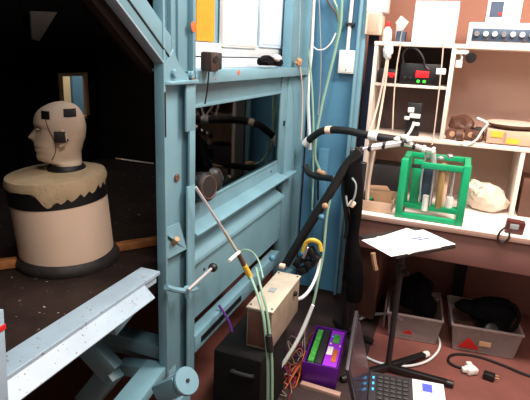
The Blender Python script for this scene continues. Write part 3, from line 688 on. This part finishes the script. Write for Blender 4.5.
MB().box(.10, .15, 3.07, 3.16, 1.124, 1.132).build('mount', 'brown', t)
t = thing('connector_block', (-.40, 2.72, .75), 'small dark connector block with a green terminal at the front of the cardboard tray', 'connector')
MB().rbox((-.40, 2.72, .775), (.06, .05, .05), rz=.4, bev=.005).build('block', 'dark', t)
MB().rbox((-.385, 2.705, .803), (.02, .015, .012), rz=.4, bev=.002).build('terminal', 'green', t)
tag(MB().rbox((-.31, 2.70, .762), (.07, .05, .022), rz=-.3, bev=.004).build('metal_plate', 'steel_dull'), 'pale metal plate lying at the front of the cardboard tray', 'plate')
t = thing('tan_device', (.28, 3.1, 1.124), 'tan box shaped device with two yellow labels on the middle board', 'device')
MB().box(.165, .52, 2.985, 3.2, 1.13, 1.205, .005).build('case', 'tan', t)
MB().box(.185, .245, 2.982, 2.985, 1.165, 1.198, 0).build('label', 'ylabel', t, label='yellow label'); MB().box(.265, .33, 2.982, 2.985, 1.138, 1.165, 0).build('label', 'ylabel', t, label='yellow label')
for x in (.19, .49): MB().box(x-.015, x+.015, 3.0, 3.18, 1.124, 1.131).build('foot', 'blackrub', t)
MB().box(.25, .262, 2.982, 2.985, 1.14, 1.195, 0).build('groove', 'edge', t)
t = thing('plate', (.29, 3.09, 1.205), 'dark shallow plate resting on the tan device', 'plate')
MB().lathe([(.05, 1.205), (.10, 1.21), (.125, 1.228), (.128, 1.236), (.12, 1.234), (.05, 1.215), (.01, 1.215)], (.29, 3.10, 0), seg=36).build('dish', 'brown', t)
MB().lathe([(.127, 1.232), (.131, 1.236), (.127, 1.240)], (.29, 3.10, 0), seg=36).build('rim', 'hosebeige', t)
cable('white_strap', [(0.101, 2.950, 1.263), (0.148, 2.940, 1.247), (0.156, 2.940, 1.231), (0.136, 2.945, 1.196), (0.114, 2.950, 1.144), (0.068, 2.950, 1.109), (0.041, 2.955, 1.119)], .006, 'white', 'white bowed cable on the middle board in front of the tan device')

# under the middle board
t = thing('plastic_bag', (.235, 3.02, .74), 'crumpled cloudy plastic bag on the bench beneath the middle board', 'bag')
b = MB(); b.blob((.225, 3.03, .80), (.11, .09, .10), seed=21, amp=.30, freq=4.5, sub=3, flat=True); b.build('bag_body', 'bag', t, smooth=12)
b = MB(); b.blob((.15, 3.0, .86), (.05, .05, .05), seed=22, amp=.4, freq=4.5, sub=3); b.build('bag_top', 'bag', t, smooth=12)
tag(MB().box(.39, .55, 2.99, 3.2, .74, .95).build('parts_box', 'brown'), 'dark brown box in the right hand cubby on the bench', 'box')
t = thing('cardboard_tray', (-.35, 2.85, .74), 'shallow light cardboard tray on the bench left of the green frame', 'tray')
b = MB(); b.box(-.45, -.26, 2.66, 2.94, .742, .75).box(-.45, -.445, 2.66, 2.94, .75, .80).box(-.265, -.26, 2.66, 2.94, .75, .80).box(-.445, -.265, 2.66, 2.665, .75, .80).box(-.445, -.265, 2.935, 2.94, .75, .80); b.build('tray_body', 'tan', t)
tag(MB().rbox((-.36, 2.84, .79), (.12, .16, .08), rz=.3, bev=.004).build('parts_box', 'cardboard'), 'brown cardboard box lying in the tray left of the green frame', 'box')
tag(MB().box(-.44, -.25, 3.02, 3.2, .74, .93).build('dark_case', 'dark'), 'dark grey case at the back of the bench left of the green frame', 'case')

uc = thing('under_bench_dark_box', (-.42, 2.95, 0), 'added dark brown cabinet giving the darkness under the left end of the bench', 'cabinet')  # cabinet added to give the dark space under the bench end
MB().box(-.455, -.30, 2.78, 3.24, .03, .54, .004).build('cabinet_body', 'mauve', uc)  # body of the added dark box
MB().box(-.45, -.305, 2.768, 2.78, .05, .53, .003).build('dark_box_door', 'brown', uc)
MB().box(-.445, -.31, 2.80, 3.2, 0, .03, 0).build('dark_box_plinth', 'black', uc)
cable('tan_label_tag', [(-0.323, 2.600, 0.526), (-0.312, 2.600, 0.475), (-0.297, 2.600, 0.430)], .014, 'cardboard', 'tan tag hanging in the dark gap left of the tripod table', 'tag')

# green steel frame with fittings
gf = thing('test_rig', (-.07, 2.76, .74), 'bright green open steel frame holding rods at the front of the bench', 'test rig')
X0, X1, Y0, Y1, Z1 = -.236, .104, 2.625, 2.90, 1.055
for x in (X0, X1-.036):
    for y in (Y0, Y1-.036):
        MB().box(x, x+.036, y, y+.036, .742, Z1, .003).build('post', 'green', gf)
for y in (Y0, Y1-.03): MB().box(X0+.036, X1-.036, y+.003, y+.03, .742, .768, .003).build('bottom_rail', 'green', gf)
for x in (X0, X1-.036):
    MB().box(x+.003, x+.033, Y0+.036, Y1-.036, .742, .768, .003).build('bottom_rail', 'green', gf)
    MB().box(x+.003, x+.033, Y0+.036, Y1-.036, Z1-.03, Z1, .003).build('top_rail', 'green', gf)
MB().box(X0+.036, X1-.036, Y1-.032, Y1-.002, Z1-.028, Z1, .003).build('top_rail', 'green', gf)
MB().box(X0+.10, X1-.036, Y0+.003, Y0+.03, Z1-.036, Z1-.006, .003).build('top_rail', 'green', gf)
MB().box(X0+.036, X1-.036, Y0+.09, Y0+.12, .775, .80, .003).build('cross_rail', 'green', gf)
MB().box(X0+.05, X0+.10, Y1-.09, Y1-.05, .77, Z1-.03, .003).build('inner_plate', 'green', gf)
MB().box(-0.127, -0.076, 2.77, 2.79, .80, 1.0, .003).build('plate', 'bluegrey', gf)
MB().cyl((-0.029, 2.73, .79), (-0.029, 2.73, 1.04), .017).build('column', 'brass', gf)
MB().cyl((-0.069, 2.73, .80), (-0.069, 2.73, 1.0), .009).build('rod', 'steel', gf)
MB().cyl((-0.094, 2.71, .775), (-0.094, 2.71, .86), .016).build('cylinder', 'white', gf)
MB().cyl((0.025, 2.75, .77), (0.025, 2.75, .86), .018).build('cylinder', 'white', gf)
MB().cyl((0.025, 2.75, .86), (0.025, 2.75, 1.0), .008).build('rod', 'steel', gf)
MB().box(-0.015, 0.005, 2.74, 2.75, .80, 1.02, .002).build('strip', 'cream', gf)
MB().box(X0+.05, X1-.05, Y0+.085, Y0+.125, 1.0, 1.015, .002).build('crosshead', 'dark', gf)
MB().tube([(-0.126, 2.700, 1.103), (-0.126, 2.710, 1.021), (-0.131, 2.720, 0.937), (-0.123, 2.720, 0.827)], .004).build('hose', 'cablegrey', gf)
MB().cyl((-0.207, 2.665, .77), (-0.207, 2.665, .80), .016).build('cap', 'darkred', gf)
for p in (((-0.005, 2.720, 1.082)), ((-0.048, 2.720, 1.066)), ((-0.113, 2.720, 1.069))): MB().blob(p, (.018, .018, .012), seed=int(p[0]*100), amp=.2, sub=2).build('nut', 'steel', gf)

# handheld gadget hanging at the bench edge
t = thing('handset', (0.333, 2.620, 0.756), 'small dark red handset with a looped cord on the bench edge at right', 'handset')
hx0 = 0.291
MB().rbox((hx0+.055, 2.66, .775), (.085, .05, .065), bev=.008, ry=.08).build('body', 'darkred', t)
MB().rbox((hx0+.05, 2.633, .78), (.04, .006, .026), bev=.002).build('display', 'cablegrey', t)
MB().tube([(0.300, 2.600, 0.783), (0.276, 2.585, 0.757), (0.273, 2.585, 0.720), (0.298, 2.585, 0.706), (0.321, 2.585, 0.734), (0.317, 2.600, 0.765)], .005).build('cord', 'black', t)
for i, (p, s, lab) in enumerate((((0.186, 3.047, 0.752), .02, 'small white scrap in front of the plastic bag'), ((0.282, 3.034, 0.752), .026, 'small white scrap right of the plastic bag base'))):
    tag(MB().blob((p[0], p[1], .752), (s*1.5, s, .012), seed=40+i, amp=.3, sub=2).build('scrap', 'white'), lab, 'scrap')

# ---------------------------------------------------------------- stand with papers
st = thing('tripod_table', (-.15, 2.33, 0), 'black tripod side table carrying white papers', 'side table')
MB().rbox((-.14, 2.335, .716), (.27, .36, .016), rz=math.radians(-42), bev=.003).build('table_top', 'dark', st)
MB().cyl((-.15, 2.33, .03), (-.15, 2.33, .708), .0145).build('pole', 'dark', st)
MB().cyl((-.15, 2.33, .54), (-.15, 2.33, .60), .022).build('collar', 'black', st)
MB().cyl((-.15, 2.32, .57), (-.11, 2.30, .57), .01).build('clamp_screw', 'black', st)
for q in ((0.141, 2.333, 0.018), (0.016, 2.539, 0.018), (-.33, 2.16, .018)):
    l = MB().bar((-.15, 2.33, .03), q, .034, .03, bev=.006).build('leg', 'black', st)
    d = (Vector(q)-Vector((-.15, 2.33, .03))).normalized(); MB().cyl(Vector(q)-d*.005, Vector(q)+d*.03, .018).build('end_cap', 'white' if q[1] > 2.5 else 'black', l)
def sheet(cx, cy, rz, z, label, marks=0):
    t = thing('paper_sheet', (cx, cy, z), label, 'paper', 'papers on the tripod table')
    R_ = Matrix.Rotation(rz, 3, 'Z'); b = MB(); n = 8; w, h = .21, .297
    b.rbox((cx, cy, z), (w, h, .0016), rz=rz, bev=0)
    b.build('sheet', 'paper', t, smooth=0)
    for k in range(marks):
        p = R_@Vector((-.02+.02*k, .02+.03*k, 0)); MB().rbox((cx+p.x, cy+p.y, z+.0015), (.012, .07, .0006), rz=rz, bev=0).build('ink_mark', 'inkblue', t, label='blue ink mark')
    return t
sheet(-.159, 2.268, math.radians(-42), .7265, 'lowest white sheet sticking out at the left of the papers')
sheet(-.135, 2.325, math.radians(-28), .7285, 'middle white sheet of the fanned papers')
sheet(-.10, 2.335, math.radians(-42), .7305, 'topmost white sheet with blue ink marks, at the right of the papers', 2)

# black stand with boom next to the blue wing
bs = thing('boom_stand', (-.45, 2.62, 0), 'black boom stand with padded sleeve between the chamber and the bench', 'stand')
bx = (-0.430, 2.550, 0.658)
MB().cyl((bx[0], 2.55, .02), (bx[0]+.01, 2.55, 1.03), .022).build('column', 'black', bs)
b = MB(); b.tube([(-0.472, 2.520, 1.052), (-0.449, 2.520, 0.912), (-0.423, 2.520, 0.752), (-0.420, 2.520, 0.612), (-0.398, 2.520, 0.442), (-0.387, 2.520, 0.264)], lambda t: .035+.012*math.sin(t*9), 12); b.build('sleeve', 'blackcloth', bs)
b = MB(); b.tube([(-0.508, 2.560, 1.004), (-0.506, 2.560, 0.868), (-0.467, 2.560, 0.677), (-0.471, 2.560, 0.601)], .016, 10); b.build('hanging_hose', 'black', bs)
MB().tube([(-0.432, 2.500, 1.101), (-0.495, 2.500, 1.011), (-0.571, 2.480, 0.845), (-0.676, 2.460, 0.633), (-0.766, 2.440, 0.435)], .024, 12).build('boom', 'blackrub', bs)
for k in range(3):
    a0 = 2.1+k*2.09; MB().bar((bx[0], 2.55, .05), (bx[0]+.17*math.cos(a0), 2.55+.17*math.sin(a0), .015), .025, .025).build('leg', 'black', bs)
MB().rbox((-0.439, 2.460, 0.827), (.035, .02, .035), bev=.008, ry=.5).build('pale_clip', 'cream', bs)
MB().tube([(-0.450, 2.450, 0.965), (-0.426, 2.450, 0.931), (-0.430, 2.450, 0.862), (-0.456, 2.450, 0.816), (-0.471, 2.450, 0.867)], .005).build('loop', 'cablegrey', bs)
# hoses
t = thing('black_hose', (-0.579, 2.800, 1.146), 'thick black hose arching from the blue column towards the green frame', 'hose')
MB().tube([(-0.802, 2.840, 1.060), (-0.762, 2.820, 1.097), (-0.712, 2.800, 1.133), (-0.638, 2.780, 1.149), (-0.552, 2.750, 1.155), (-0.468, 2.720, 1.150), (-0.389, 2.700, 1.147), (-0.303, 2.690, 1.144), (-0.221, 2.690, 1.142)], .021, 12).build('hose_body', 'blackrub', t)
MB().cyl((-0.825, 2.850, 1.038), (-0.796, 2.840, 1.067), .024).build('cuff', 'white', t)
MB().cyl((-0.687, 2.795, 1.141), (-0.653, 2.785, 1.147), .0235).build('band', 'cream', t)
MB().cyl((-0.428, 2.710, 1.148), (-0.378, 2.700, 1.147), .026).build('band', 'white', t)
t = thing('black_pipe_bend', (-0.716, 2.800, 0.873), 'black bent pipe beneath the thick hose beside the blue column', 'pipe')
MB().tube([(-0.810, 2.840, 0.908), (-0.771, 2.800, 0.878), (-0.704, 2.760, 0.871), (-0.631, 2.700, 0.887), (-0.560, 2.640, 0.898)], .019, 10).build('pipe_body', 'black', t)
MB().cyl((-0.707, 2.760, 0.906), (-0.660, 2.740, 0.898), .014).build('tan_joint', 'cardboard', t)
MB().cyl((-0.704, 2.800, 0.721), (-0.706, 2.770, 0.862), .006).build('drain', 'black', t)
t = thing('silver_pipe', (-0.306, 2.660, 1.111), 'silver pipe with clamps running to the top of the green frame', 'pipe')
MB().cyl((-0.496, 2.600, 1.073), (-0.395, 2.640, 1.099), .010).build('pipe_body', 'steel', t)
MB().cyl((-0.404, 2.635, 1.096), (-0.249, 2.680, 1.132), .019).build('wide_pipe', 'silver', t)
MB().tube([(-0.259, 2.680, 1.129), (-0.198, 2.690, 1.123), (-0.137, 2.700, 1.107), (-0.091, 2.710, 1.100)], .014, 10).build('pipe_end', 'silver', t)
for p, r in (((-0.491, 2.601, 1.073), .017), ((-0.447, 2.614, 1.087), .015), ((-0.403, 2.626, 1.098), .022), ((-0.335, 2.646, 1.115), .022), ((-0.243, 2.672, 1.134), .023), ((-0.187, 2.687, 1.119), .018), ((-0.137, 2.701, 1.107), .020), ((-0.091, 2.713, 1.099), .022)):
    wt_ = p[0] > -.145 or abs(p[0]+.221) < .008; p = Vector(p); MB().cyl(p-Vector((.008, 0, -.001)), p+Vector((.008, 0, -.001)), r, 14).build('clamp', 'white' if wt_ else 'dark', t)
MB().cyl((-0.092, 2.710, 1.105), (-0.078, 2.720, 1.031), .014).build('down_pipe', 'silver', t)
MB().tube([(-0.489, 2.600, 1.058), (-0.460, 2.580, 1.011), (-0.427, 2.570, 0.963), (-0.418, 2.570, 0.932)], .006).build('drop_tube', 'cablegrey', t)
for p in (((-0.275, 2.665, 1.150)), ((-0.241, 2.665, 1.164)), ((-0.214, 2.665, 1.151))): MB().blob(p, (.018, .014, .014), seed=int(p[0]*100), amp=.3, sub=2).build('fitting', 'white', t)

# ---------------------------------------------------------------- cables by the blue wing
cable('white_tube', [(-0.851, 2.930, 1.870), (-0.848, 2.930, 1.742), (-0.844, 2.930, 1.577), (-0.849, 2.930, 1.435), (-0.842, 2.920, 1.291), (-0.820, 2.900, 1.147), (-0.797, 2.880, 1.000)], .010, 'hosewhite', 'thick white tube hanging down beside the blue column edge', 'tube')
cable('green_tube', [(-0.901, 2.900, 1.866), (-0.878, 2.900, 1.712), (-0.849, 2.900, 1.548), (-0.813, 2.890, 1.353), (-0.779, 2.860, 1.125), (-0.756, 2.840, 0.859), (-0.741, 2.820, 0.647)], .006, 'hosegreen', 'pale green tube hanging nearest the blue column', 'tube')
cable('green_tube', [(-0.692, 2.940, 1.872), (-0.687, 2.940, 1.719), (-0.707, 2.940, 1.572), (-0.732, 2.930, 1.414), (-0.754, 2.920, 1.268), (-0.769, 2.900, 1.091), (-0.764, 2.880, 0.974), (-0.723, 2.840, 0.906), (-0.686, 2.800, 0.883)], .008, 'hosegreen', 'pale green tube slanting from the conduit top down to the tan pipe joint', 'tube')
cable('green_tube', [(-0.755, 2.960, 1.873), (-0.720, 2.960, 1.810), (-0.703, 2.960, 1.747), (-0.702, 2.960, 1.671), (-0.714, 2.960, 1.605)], .008, 'hosegreen', 'short pale green tube bending at the top beside the conduit', 'tube')
cable('grey_cord', [(-0.833, 2.970, 1.874), (-0.815, 2.970, 1.718), (-0.794, 2.970, 1.523), (-0.786, 2.970, 1.351), (-0.785, 2.960, 1.203)], .004, 'cablegrey', 'thin grey cord hanging down the middle of the deep blue panel')
cable('grey_cord', [(-0.795, 2.960, 1.873), (-0.756, 2.960, 1.821), (-0.724, 2.960, 1.784), (-0.708, 2.960, 1.736)], .006, 'brown', 'brown cord end curving down at the top of the deep blue panel')
cable('drooping_cord', [(-0.843, 2.930, 1.605), (-0.812, 2.930, 1.581), (-0.770, 2.930, 1.585), (-0.732, 2.930, 1.620), (-0.710, 2.940, 1.675)], .004, 'hosewhite', 'thin white cord drooping between two tubes on the blue panel')
cable('beige_cable', [(-0.407, 2.940, 1.626), (-0.412, 2.930, 1.487), (-0.423, 2.900, 1.323), (-0.432, 2.800, 1.193), (-0.448, 2.740, 1.133)], .006, 'hosebeige', 'beige cable slanting from the shelf top to the black hose')
cable('beige_cable', [(-0.403, 2.940, 1.541), (-0.403, 2.930, 1.406), (-0.403, 2.880, 1.271), (-0.390, 2.730, 1.167)], .007, 'hosebeige', 'shorter beige cable ending on the white hose band')
cable('grey_cord', [(-0.344, 2.945, 1.639), (-0.351, 2.945, 1.517), (-0.348, 2.940, 1.354), (-0.332, 2.920, 1.160)], .004, 'hosebeige', 'thin pale cord hanging across the lower left compartment from the tag')
cable('pale_flex', [(-0.383, 2.640, 1.084), (-0.393, 2.660, 0.999), (-0.401, 2.680, 0.882), (-0.395, 2.680, 0.769)], .012, 'hosebeige', 'beige flexible tube dropping beside the black sleeve')
tag(MB().blob((-0.407, 2.930, 1.594), (.026, .02, .05), seed=17, amp=.35).build('white_cloth', 'white'), 'crumpled white cloth hanging over the left corner of the shelf top', 'cloth')

# lower cables
cable('pale_tube', [(-0.548, 2.500, 0.952), (-0.556, 2.480, 0.853), (-0.564, 2.460, 0.747), (-0.561, 2.440, 0.642), (-0.558, 2.420, 0.537), (-0.561, 2.380, 0.437), (-0.563, 2.320, 0.319), (-0.578, 2.250, 0.204), (-0.601, 2.150, 0.132), (-0.626, 2.060, 0.076)], .0075, 'hosegreen', 'pale green tube running from the black sleeve down past the metal box', 'tube')
cable('white_cable', [(-0.568, 2.400, 0.525), (-0.568, 2.360, 0.450), (-0.576, 2.270, 0.402), (-0.590, 2.160, 0.399), (-0.606, 2.040, 0.447)], .0085, 'hosewhite', 'white cable curving into the side of the metal box')
cable('white_cable', [(-0.488, 2.000, 0.463), (-0.510, 1.980, 0.381), (-0.537, 1.950, 0.292), (-0.567, 1.920, 0.223), (-0.595, 1.900, 0.164)], .0085, 'hosewhite', 'bright white cable slanting down between metal box and purple computer')
cable('green_cable', [(-0.701, 1.750, 0.667), (-0.648, 1.700, 0.624), (-0.603, 1.660, 0.557), (-0.579, 1.640, 0.471), (-0.558, 1.620, 0.367), (-0.543, 1.600, 0.223)], .0065, 'hosegreen', 'pale green cable running down the front of the metal box')
cable('green_cable', [(-0.688, 1.780, 0.693), (-0.636, 1.710, 0.645), (-0.591, 1.670, 0.568), (-0.562, 1.640, 0.476), (-0.541, 1.620, 0.372), (-0.526, 1.600, 0.228)], .0055, 'hosegreen', 'second green cable just right of the first on the metal box front')
cable('green_cable', [(-0.797, 1.820, 0.706), (-0.774, 1.840, 0.735), (-0.732, 1.840, 0.734), (-0.683, 1.800, 0.713), (-0.640, 1.740, 0.675)], .004, 'hosegreen', 'thin green cable arching above the yellow boot')
tag(MB().cyl((-0.562, 1.620, 0.500), (-0.547, 1.610, 0.435), .014).build('cable_sleeve', 'black'), 'black sleeve round the two green cables in front of the metal box', 'sleeve')
cable('purple_ribbon', [(-0.854, 1.780, 0.483), (-0.819, 1.780, 0.438), (-0.793, 1.780, 0.385), (-0.768, 1.760, 0.319), (-0.753, 1.720, 0.282)], .006, 'fabric_rib', 'purple ribbon cable hanging below the blue panel')
cable('yellow_strap', [(-0.652, 2.360, 0.558), (-0.639, 2.360, 0.611), (-0.609, 2.360, 0.633), (-0.575, 2.380, 0.615), (-0.561, 2.380, 0.573)], .012, 'yellow', 'yellow strap looped round the black clamps', 'strap')
t = thing('clamp_cluster', (-0.618, 2.350, 0.512), 'cluster of black clamps and plugs behind the metal box', 'clamps')
for i, (p, sx, sz) in enumerate((((-0.645, 2.380, 0.529),.03,.06), ((-0.609, 2.380, 0.559),.035,.06), ((-0.681, 2.380, 0.488),.04,.05), ((-0.620, 2.380, 0.488),.04,.05), ((-0.584, 2.380, 0.518),.03,.06), ((-0.651, 2.380, 0.447),.05,.04))):
    MB().rbox(p, (sx, .05, sz), bev=.008, ry=.5*(-1)**i).build('clamp', 'black', t)
MB().cyl((-0.624, 2.350, 0.595), (-0.644, 2.340, 0.533), .008).build('pin', 'steel', t)
MB().rbox((-0.743, 2.300, 0.484), (.03, .03, .02), bev=.004).build('pale_plug', 'cream', t)
for p, m, lab in (((-0.583, 2.420, 0.745), 'blue_deep', 'blue valve knob on the black boom'), ((-0.569, 2.420, 0.807), 'cardboard', 'orange brown valve cap above the blue knob'), ((-0.668, 2.420, 0.521), 'blue_deep', 'blue valve knob beside the yellow strap'), ((-0.738, 2.120, 0.599), 'blue_deep', 'blue valve knob behind the yellow boot')):
    tag(MB().blob(p, (.017, .017, .017), seed=int(p[2]*50), amp=.15, sub=2).build('valve_knob', m), lab, 'knob')

# ---------------------------------------------------------------- bins under the bench
def bin_(cx, cy, rz, w, d, h, label):
    t = thing('storage_bin', (cx, cy, 0), label, 'storage bin', 'storage bins under the bench')
    R_ = Matrix.Rotation(rz, 3, 'Z')
    def q(x, y, z): v = R_@Vector((x, y, 0)); return (cx+v.x, cy+v.y, z)
    def ring(s, z): return [q(-w/2*s, -d/2*s, z), q(w/2*s, -d/2*s, z), q(w/2*s, d/2*s, z), q(-w/2*s, d/2*s, z)]
    b = MB(); a, c = ring(.88, .004), ring(.99, h); ai, ci = ring(.86, .008), ring(.965, h)
    for i in range(4):
        j = (i+1) % 4; b.hexa([a[i], a[j], ai[j], ai[i], c[i], c[j], ci[j], ci[i]], 0)
    b.hexa(a+ai, 0); b.build('bin_body', 'bin', t)
    r = MB(); o, n_ = ring(1.03, h), ring(.965, h); o2, n2 = ring(1.03, h+.012), ring(.965, h+.012)
    for i in range(4):
        j = (i+1) % 4; r.hexa([o[i], o[j], n_[j], n_[i], o2[i], o2[j], n2[j], n2[i]], .002)
    r.build('rim', 'bin', t)
    return t, q
t, q = bin_(.30, 2.875, .10, .36, .36, .155, 'cloudy plastic bin with black cloth and a red sticker, right hand one under the bench')
b = MB(); b.prism([q(-.135, -.172, .03), q(-.02, -.172, .03), q(-.085, -.180, .10)], (.001, -.003, 0)); b.build('sticker', 'red', t, label='red triangular sticker')
MB().prism([q(-.03, -.177, .06), q(.03, -.177, .06), q(.03, -.180, .09), q(-.03, -.180, .09)], (.001, -.003, 0)).build('sticker', 'fadedyellow', t, label='faded yellow sticker')
bc = MB(); bc.blob(q(.045, .03, .17), (.12, .11, .10), seed=51, amp=.4, freq=2.0, sub=4, flat=True).blob(q(-.06, .06, .17), (.10, .06, .035), seed=53, amp=.3, freq=2.0, sub=3).blob(q(.06, .0, .10), (.08, .09, .08), seed=54, amp=.3, freq=2, sub=3); tag(bc.build('black_cloth', 'blackcloth'), 'black cloth heaped in the right hand storage bin', 'cloth')
tag(MB().tube([q(.09, -.02, .24), q(.13, -.04, .27), q(.165, -.06, .23), q(.16, -.08, .17), q(.12, -.1, .12)], .012).build('strap', 'blackcloth'), 'black strap looping over the right end of the right hand bin', 'strap')
tag(MB().lathe([(.03, 0), (.034, .01), (.034, .05), (.02, .055)], q(.02, -.11, .13), (.2, -.8, .5), 18).build('lens_cap', 'black'), 'round black canister at the front of the right hand bin', 'canister')
tag(MB().rbox(q(-.09, -.05, .05), (.12, .14, .08), rz=.3).build('packet', 'brown'), 'brown packet at the left inside the right hand bin', 'packet')
t, q = bin_(-.075, 2.85, .08, .30, .36, .155, 'cloudy plastic bin with black bag, left hand one under the bench')
MB().prism([q(-.06, -.175, .05), q(.0, -.175, .045), q(-.02, -.178, .075)], (.001, -.003, 0)).build('sticker', 'red', t, label='small red sticker')
MB().rbox(q(-.165, -.02, .11), (.012, .2, .16), rz=.08, bev=.004).build('end_handle', 'bin', t)
bc = MB(); bc.blob(q(-.02, .05, .20), (.095, .10, .12), seed=57, amp=.4, freq=1.8, sub=4, flat=True).blob(q(.05, .0, .15), (.08, .09, .07), seed=58, amp=.3, freq=2, sub=3); tag(bc.build('black_bag', 'blackcloth'), 'black fabric bag filling the left hand storage bin', 'bag')

tag(MB().box(-.86, -.27, 1.2, 3.2, 0, .003, .001).build('floor_shade_mat', 'mat'), 'added dark mat standing for shade on the floor beside the blue chamber under the purple computer', 'mat')  # mat added to darken this stretch of floor like shade
# extension lead
t = thing('extension_lead', (0.251, 2.510, 0.000), 'black extension lead with white plug on the floor before the bins', 'extension lead')
MB().tube([(0.240, 2.524, 0.012), (0.191, 2.517, 0.008), (0.145, 2.545, 0.008), (0.149, 2.607, 0.008), (0.200, 2.651, 0.008), (0.303, 2.668, 0.008), (0.426, 2.635, 0.008), (0.514, 2.600, 0.008), (0.610, 2.589, 0.008)], .007).build('lead', 'black', t)
b = MB(); p = Vector((0.253, 2.498, 0.020)); b.rbox(p, (.06, .05, .034), rz=.6, bev=.008); b.rbox(p+Vector((-.005, .03, 0)), (.03, .06, .03), rz=.3, bev=.006); b.rbox(p+Vector((-.03, -.01, 0)), (.03, .03, .024), rz=.3, bev=.006); b.build('plug', 'white', t)
p = Vector((0.339, 2.483, 0.020)); MB().rbox(p, (.055, .04, .034), rz=-.2, bev=.006).build('socket', 'black', t)
for s in (-.012, .012): MB().cyl(p+Vector((.028, s, .004)), p+Vector((.046, s, .004)), .003, 6).build('pin', 'brass', t)

# white looped cables on the floor by the stand
cable('white_loop_cable', [(-0.377, 2.769, 0.020), (-0.319, 2.857, 0.020), (-0.245, 2.900, 0.020), (-0.178, 2.905, 0.020), (-0.138, 2.870, 0.020)], .009, 'hosewhite', 'short arc of white cable left of the table pole')
cable('white_loop_cable', [(-0.321, 2.423, 0.012), (-0.261, 2.390, 0.012), (-0.194, 2.371, 0.012), (-0.103, 2.384, 0.012), (-0.021, 2.432, 0.012), (0.044, 2.511, 0.012), (0.085, 2.626, 0.010), (0.091, 2.732, 0.008), (0.065, 2.825, 0.008)], .0065, 'hosewhite', 'long white cable curving round the foot of the tripod table')

# ---------------------------------------------------------------- laptop on a low stool
sl = thing('low_stool', (-.05, 1.33, 0), 'black low stool carrying the laptop at the bottom edge', 'stool')
MB().rbox((-.055, 1.335, .513), (.20, .26, .03), rz=.17, bev=.006).build('seat', 'black', sl)
for x, y in ((-.12, 1.24), (.03, 1.26), (-.14, 1.41), (.0, 1.44)): MB().cyl((x, y, 0), (x, y, .50), .011).build('leg', 'dark', sl)
lt_ = thing('laptop', (-.05, 1.34, .528), 'open dark laptop seen from its side with screen edge on', 'laptop')
LR = math.radians(7); o = Vector((-.150, 1.475, 0)); ex = Vector((math.cos(LR), math.sin(LR), 0)); ey = Vector((math.sin(LR), -math.cos(LR), 0))
def lq(a, c, z): return o+ex*a+ey*c+Vector((0, 0, z))
def lbox(b, a0, a1, c0, c1, z0, z1, bev=.002):
    b.hexa([lq(a0, c1, z0), lq(a1, c1, z0), lq(a1, c0, z0), lq(a0, c0, z0), lq(a0, c1, z1), lq(a1, c1, z1), lq(a1, c0, z1), lq(a0, c0, z1)], bev); return b
lbox(MB(), 0, .235, 0, .33, .528, .556, .004).build('base', 'laptop', lt_)
kb = lbox(MB(), .022, .125, .015, .315, .556, .558, .0005).build('keyboard', 'keys', lt_)
for i in range(5):
    for j in range(14):
        lbox(MB(), .026+i*.0195, .042+i*.0195, .02+j*.021, .037+j*.021, .558, .561, .001).build('key', 'keys', kb)
lbox(MB(), .135, .232, .004, .326, .556, .5575, .0005).build('palm_rest', 'laptoplite', lt_)
lbox(MB(), .165, .195, .02, .06, .5575, .5585, 0).build('palm_sticker', 'inkblue', lt_, label='small blue sticker')
for j in range(3): lbox(MB(), .010, .016, .03+j*.03, .042+j*.03, .556, .558, 0).build('indicator', 'led_blue', lt_)
tl = Vector((-.035, 0, .22)); ty = ex*tl.x
def sq(c, k, dz=0): return lq(0, c, .552)+ex*(-.06*k)+Vector((0, 0, .215*k))+ex*dz
s_ = MB(); s_.hexa([sq(.33, 0, -.010), sq(.33, 0, 0), sq(0, 0, 0), sq(0, 0, -.010), sq(.33, 1, -.010), sq(.33, 1, 0), sq(0, 1, 0), sq(0, 1, -.010)], .002); s_ = s_.build('screen_lid', 'laptop', lt_)
d_ = MB(); d_.hexa([sq(.315, .06, 0), sq(.315, .06, .001), sq(.015, .06, .001), sq(.015, .06, 0), sq(.315, .95, 0), sq(.315, .95, .001), sq(.015, .95, .001), sq(.015, .95, 0)], 0); d_.build('display', 'screen', s_)
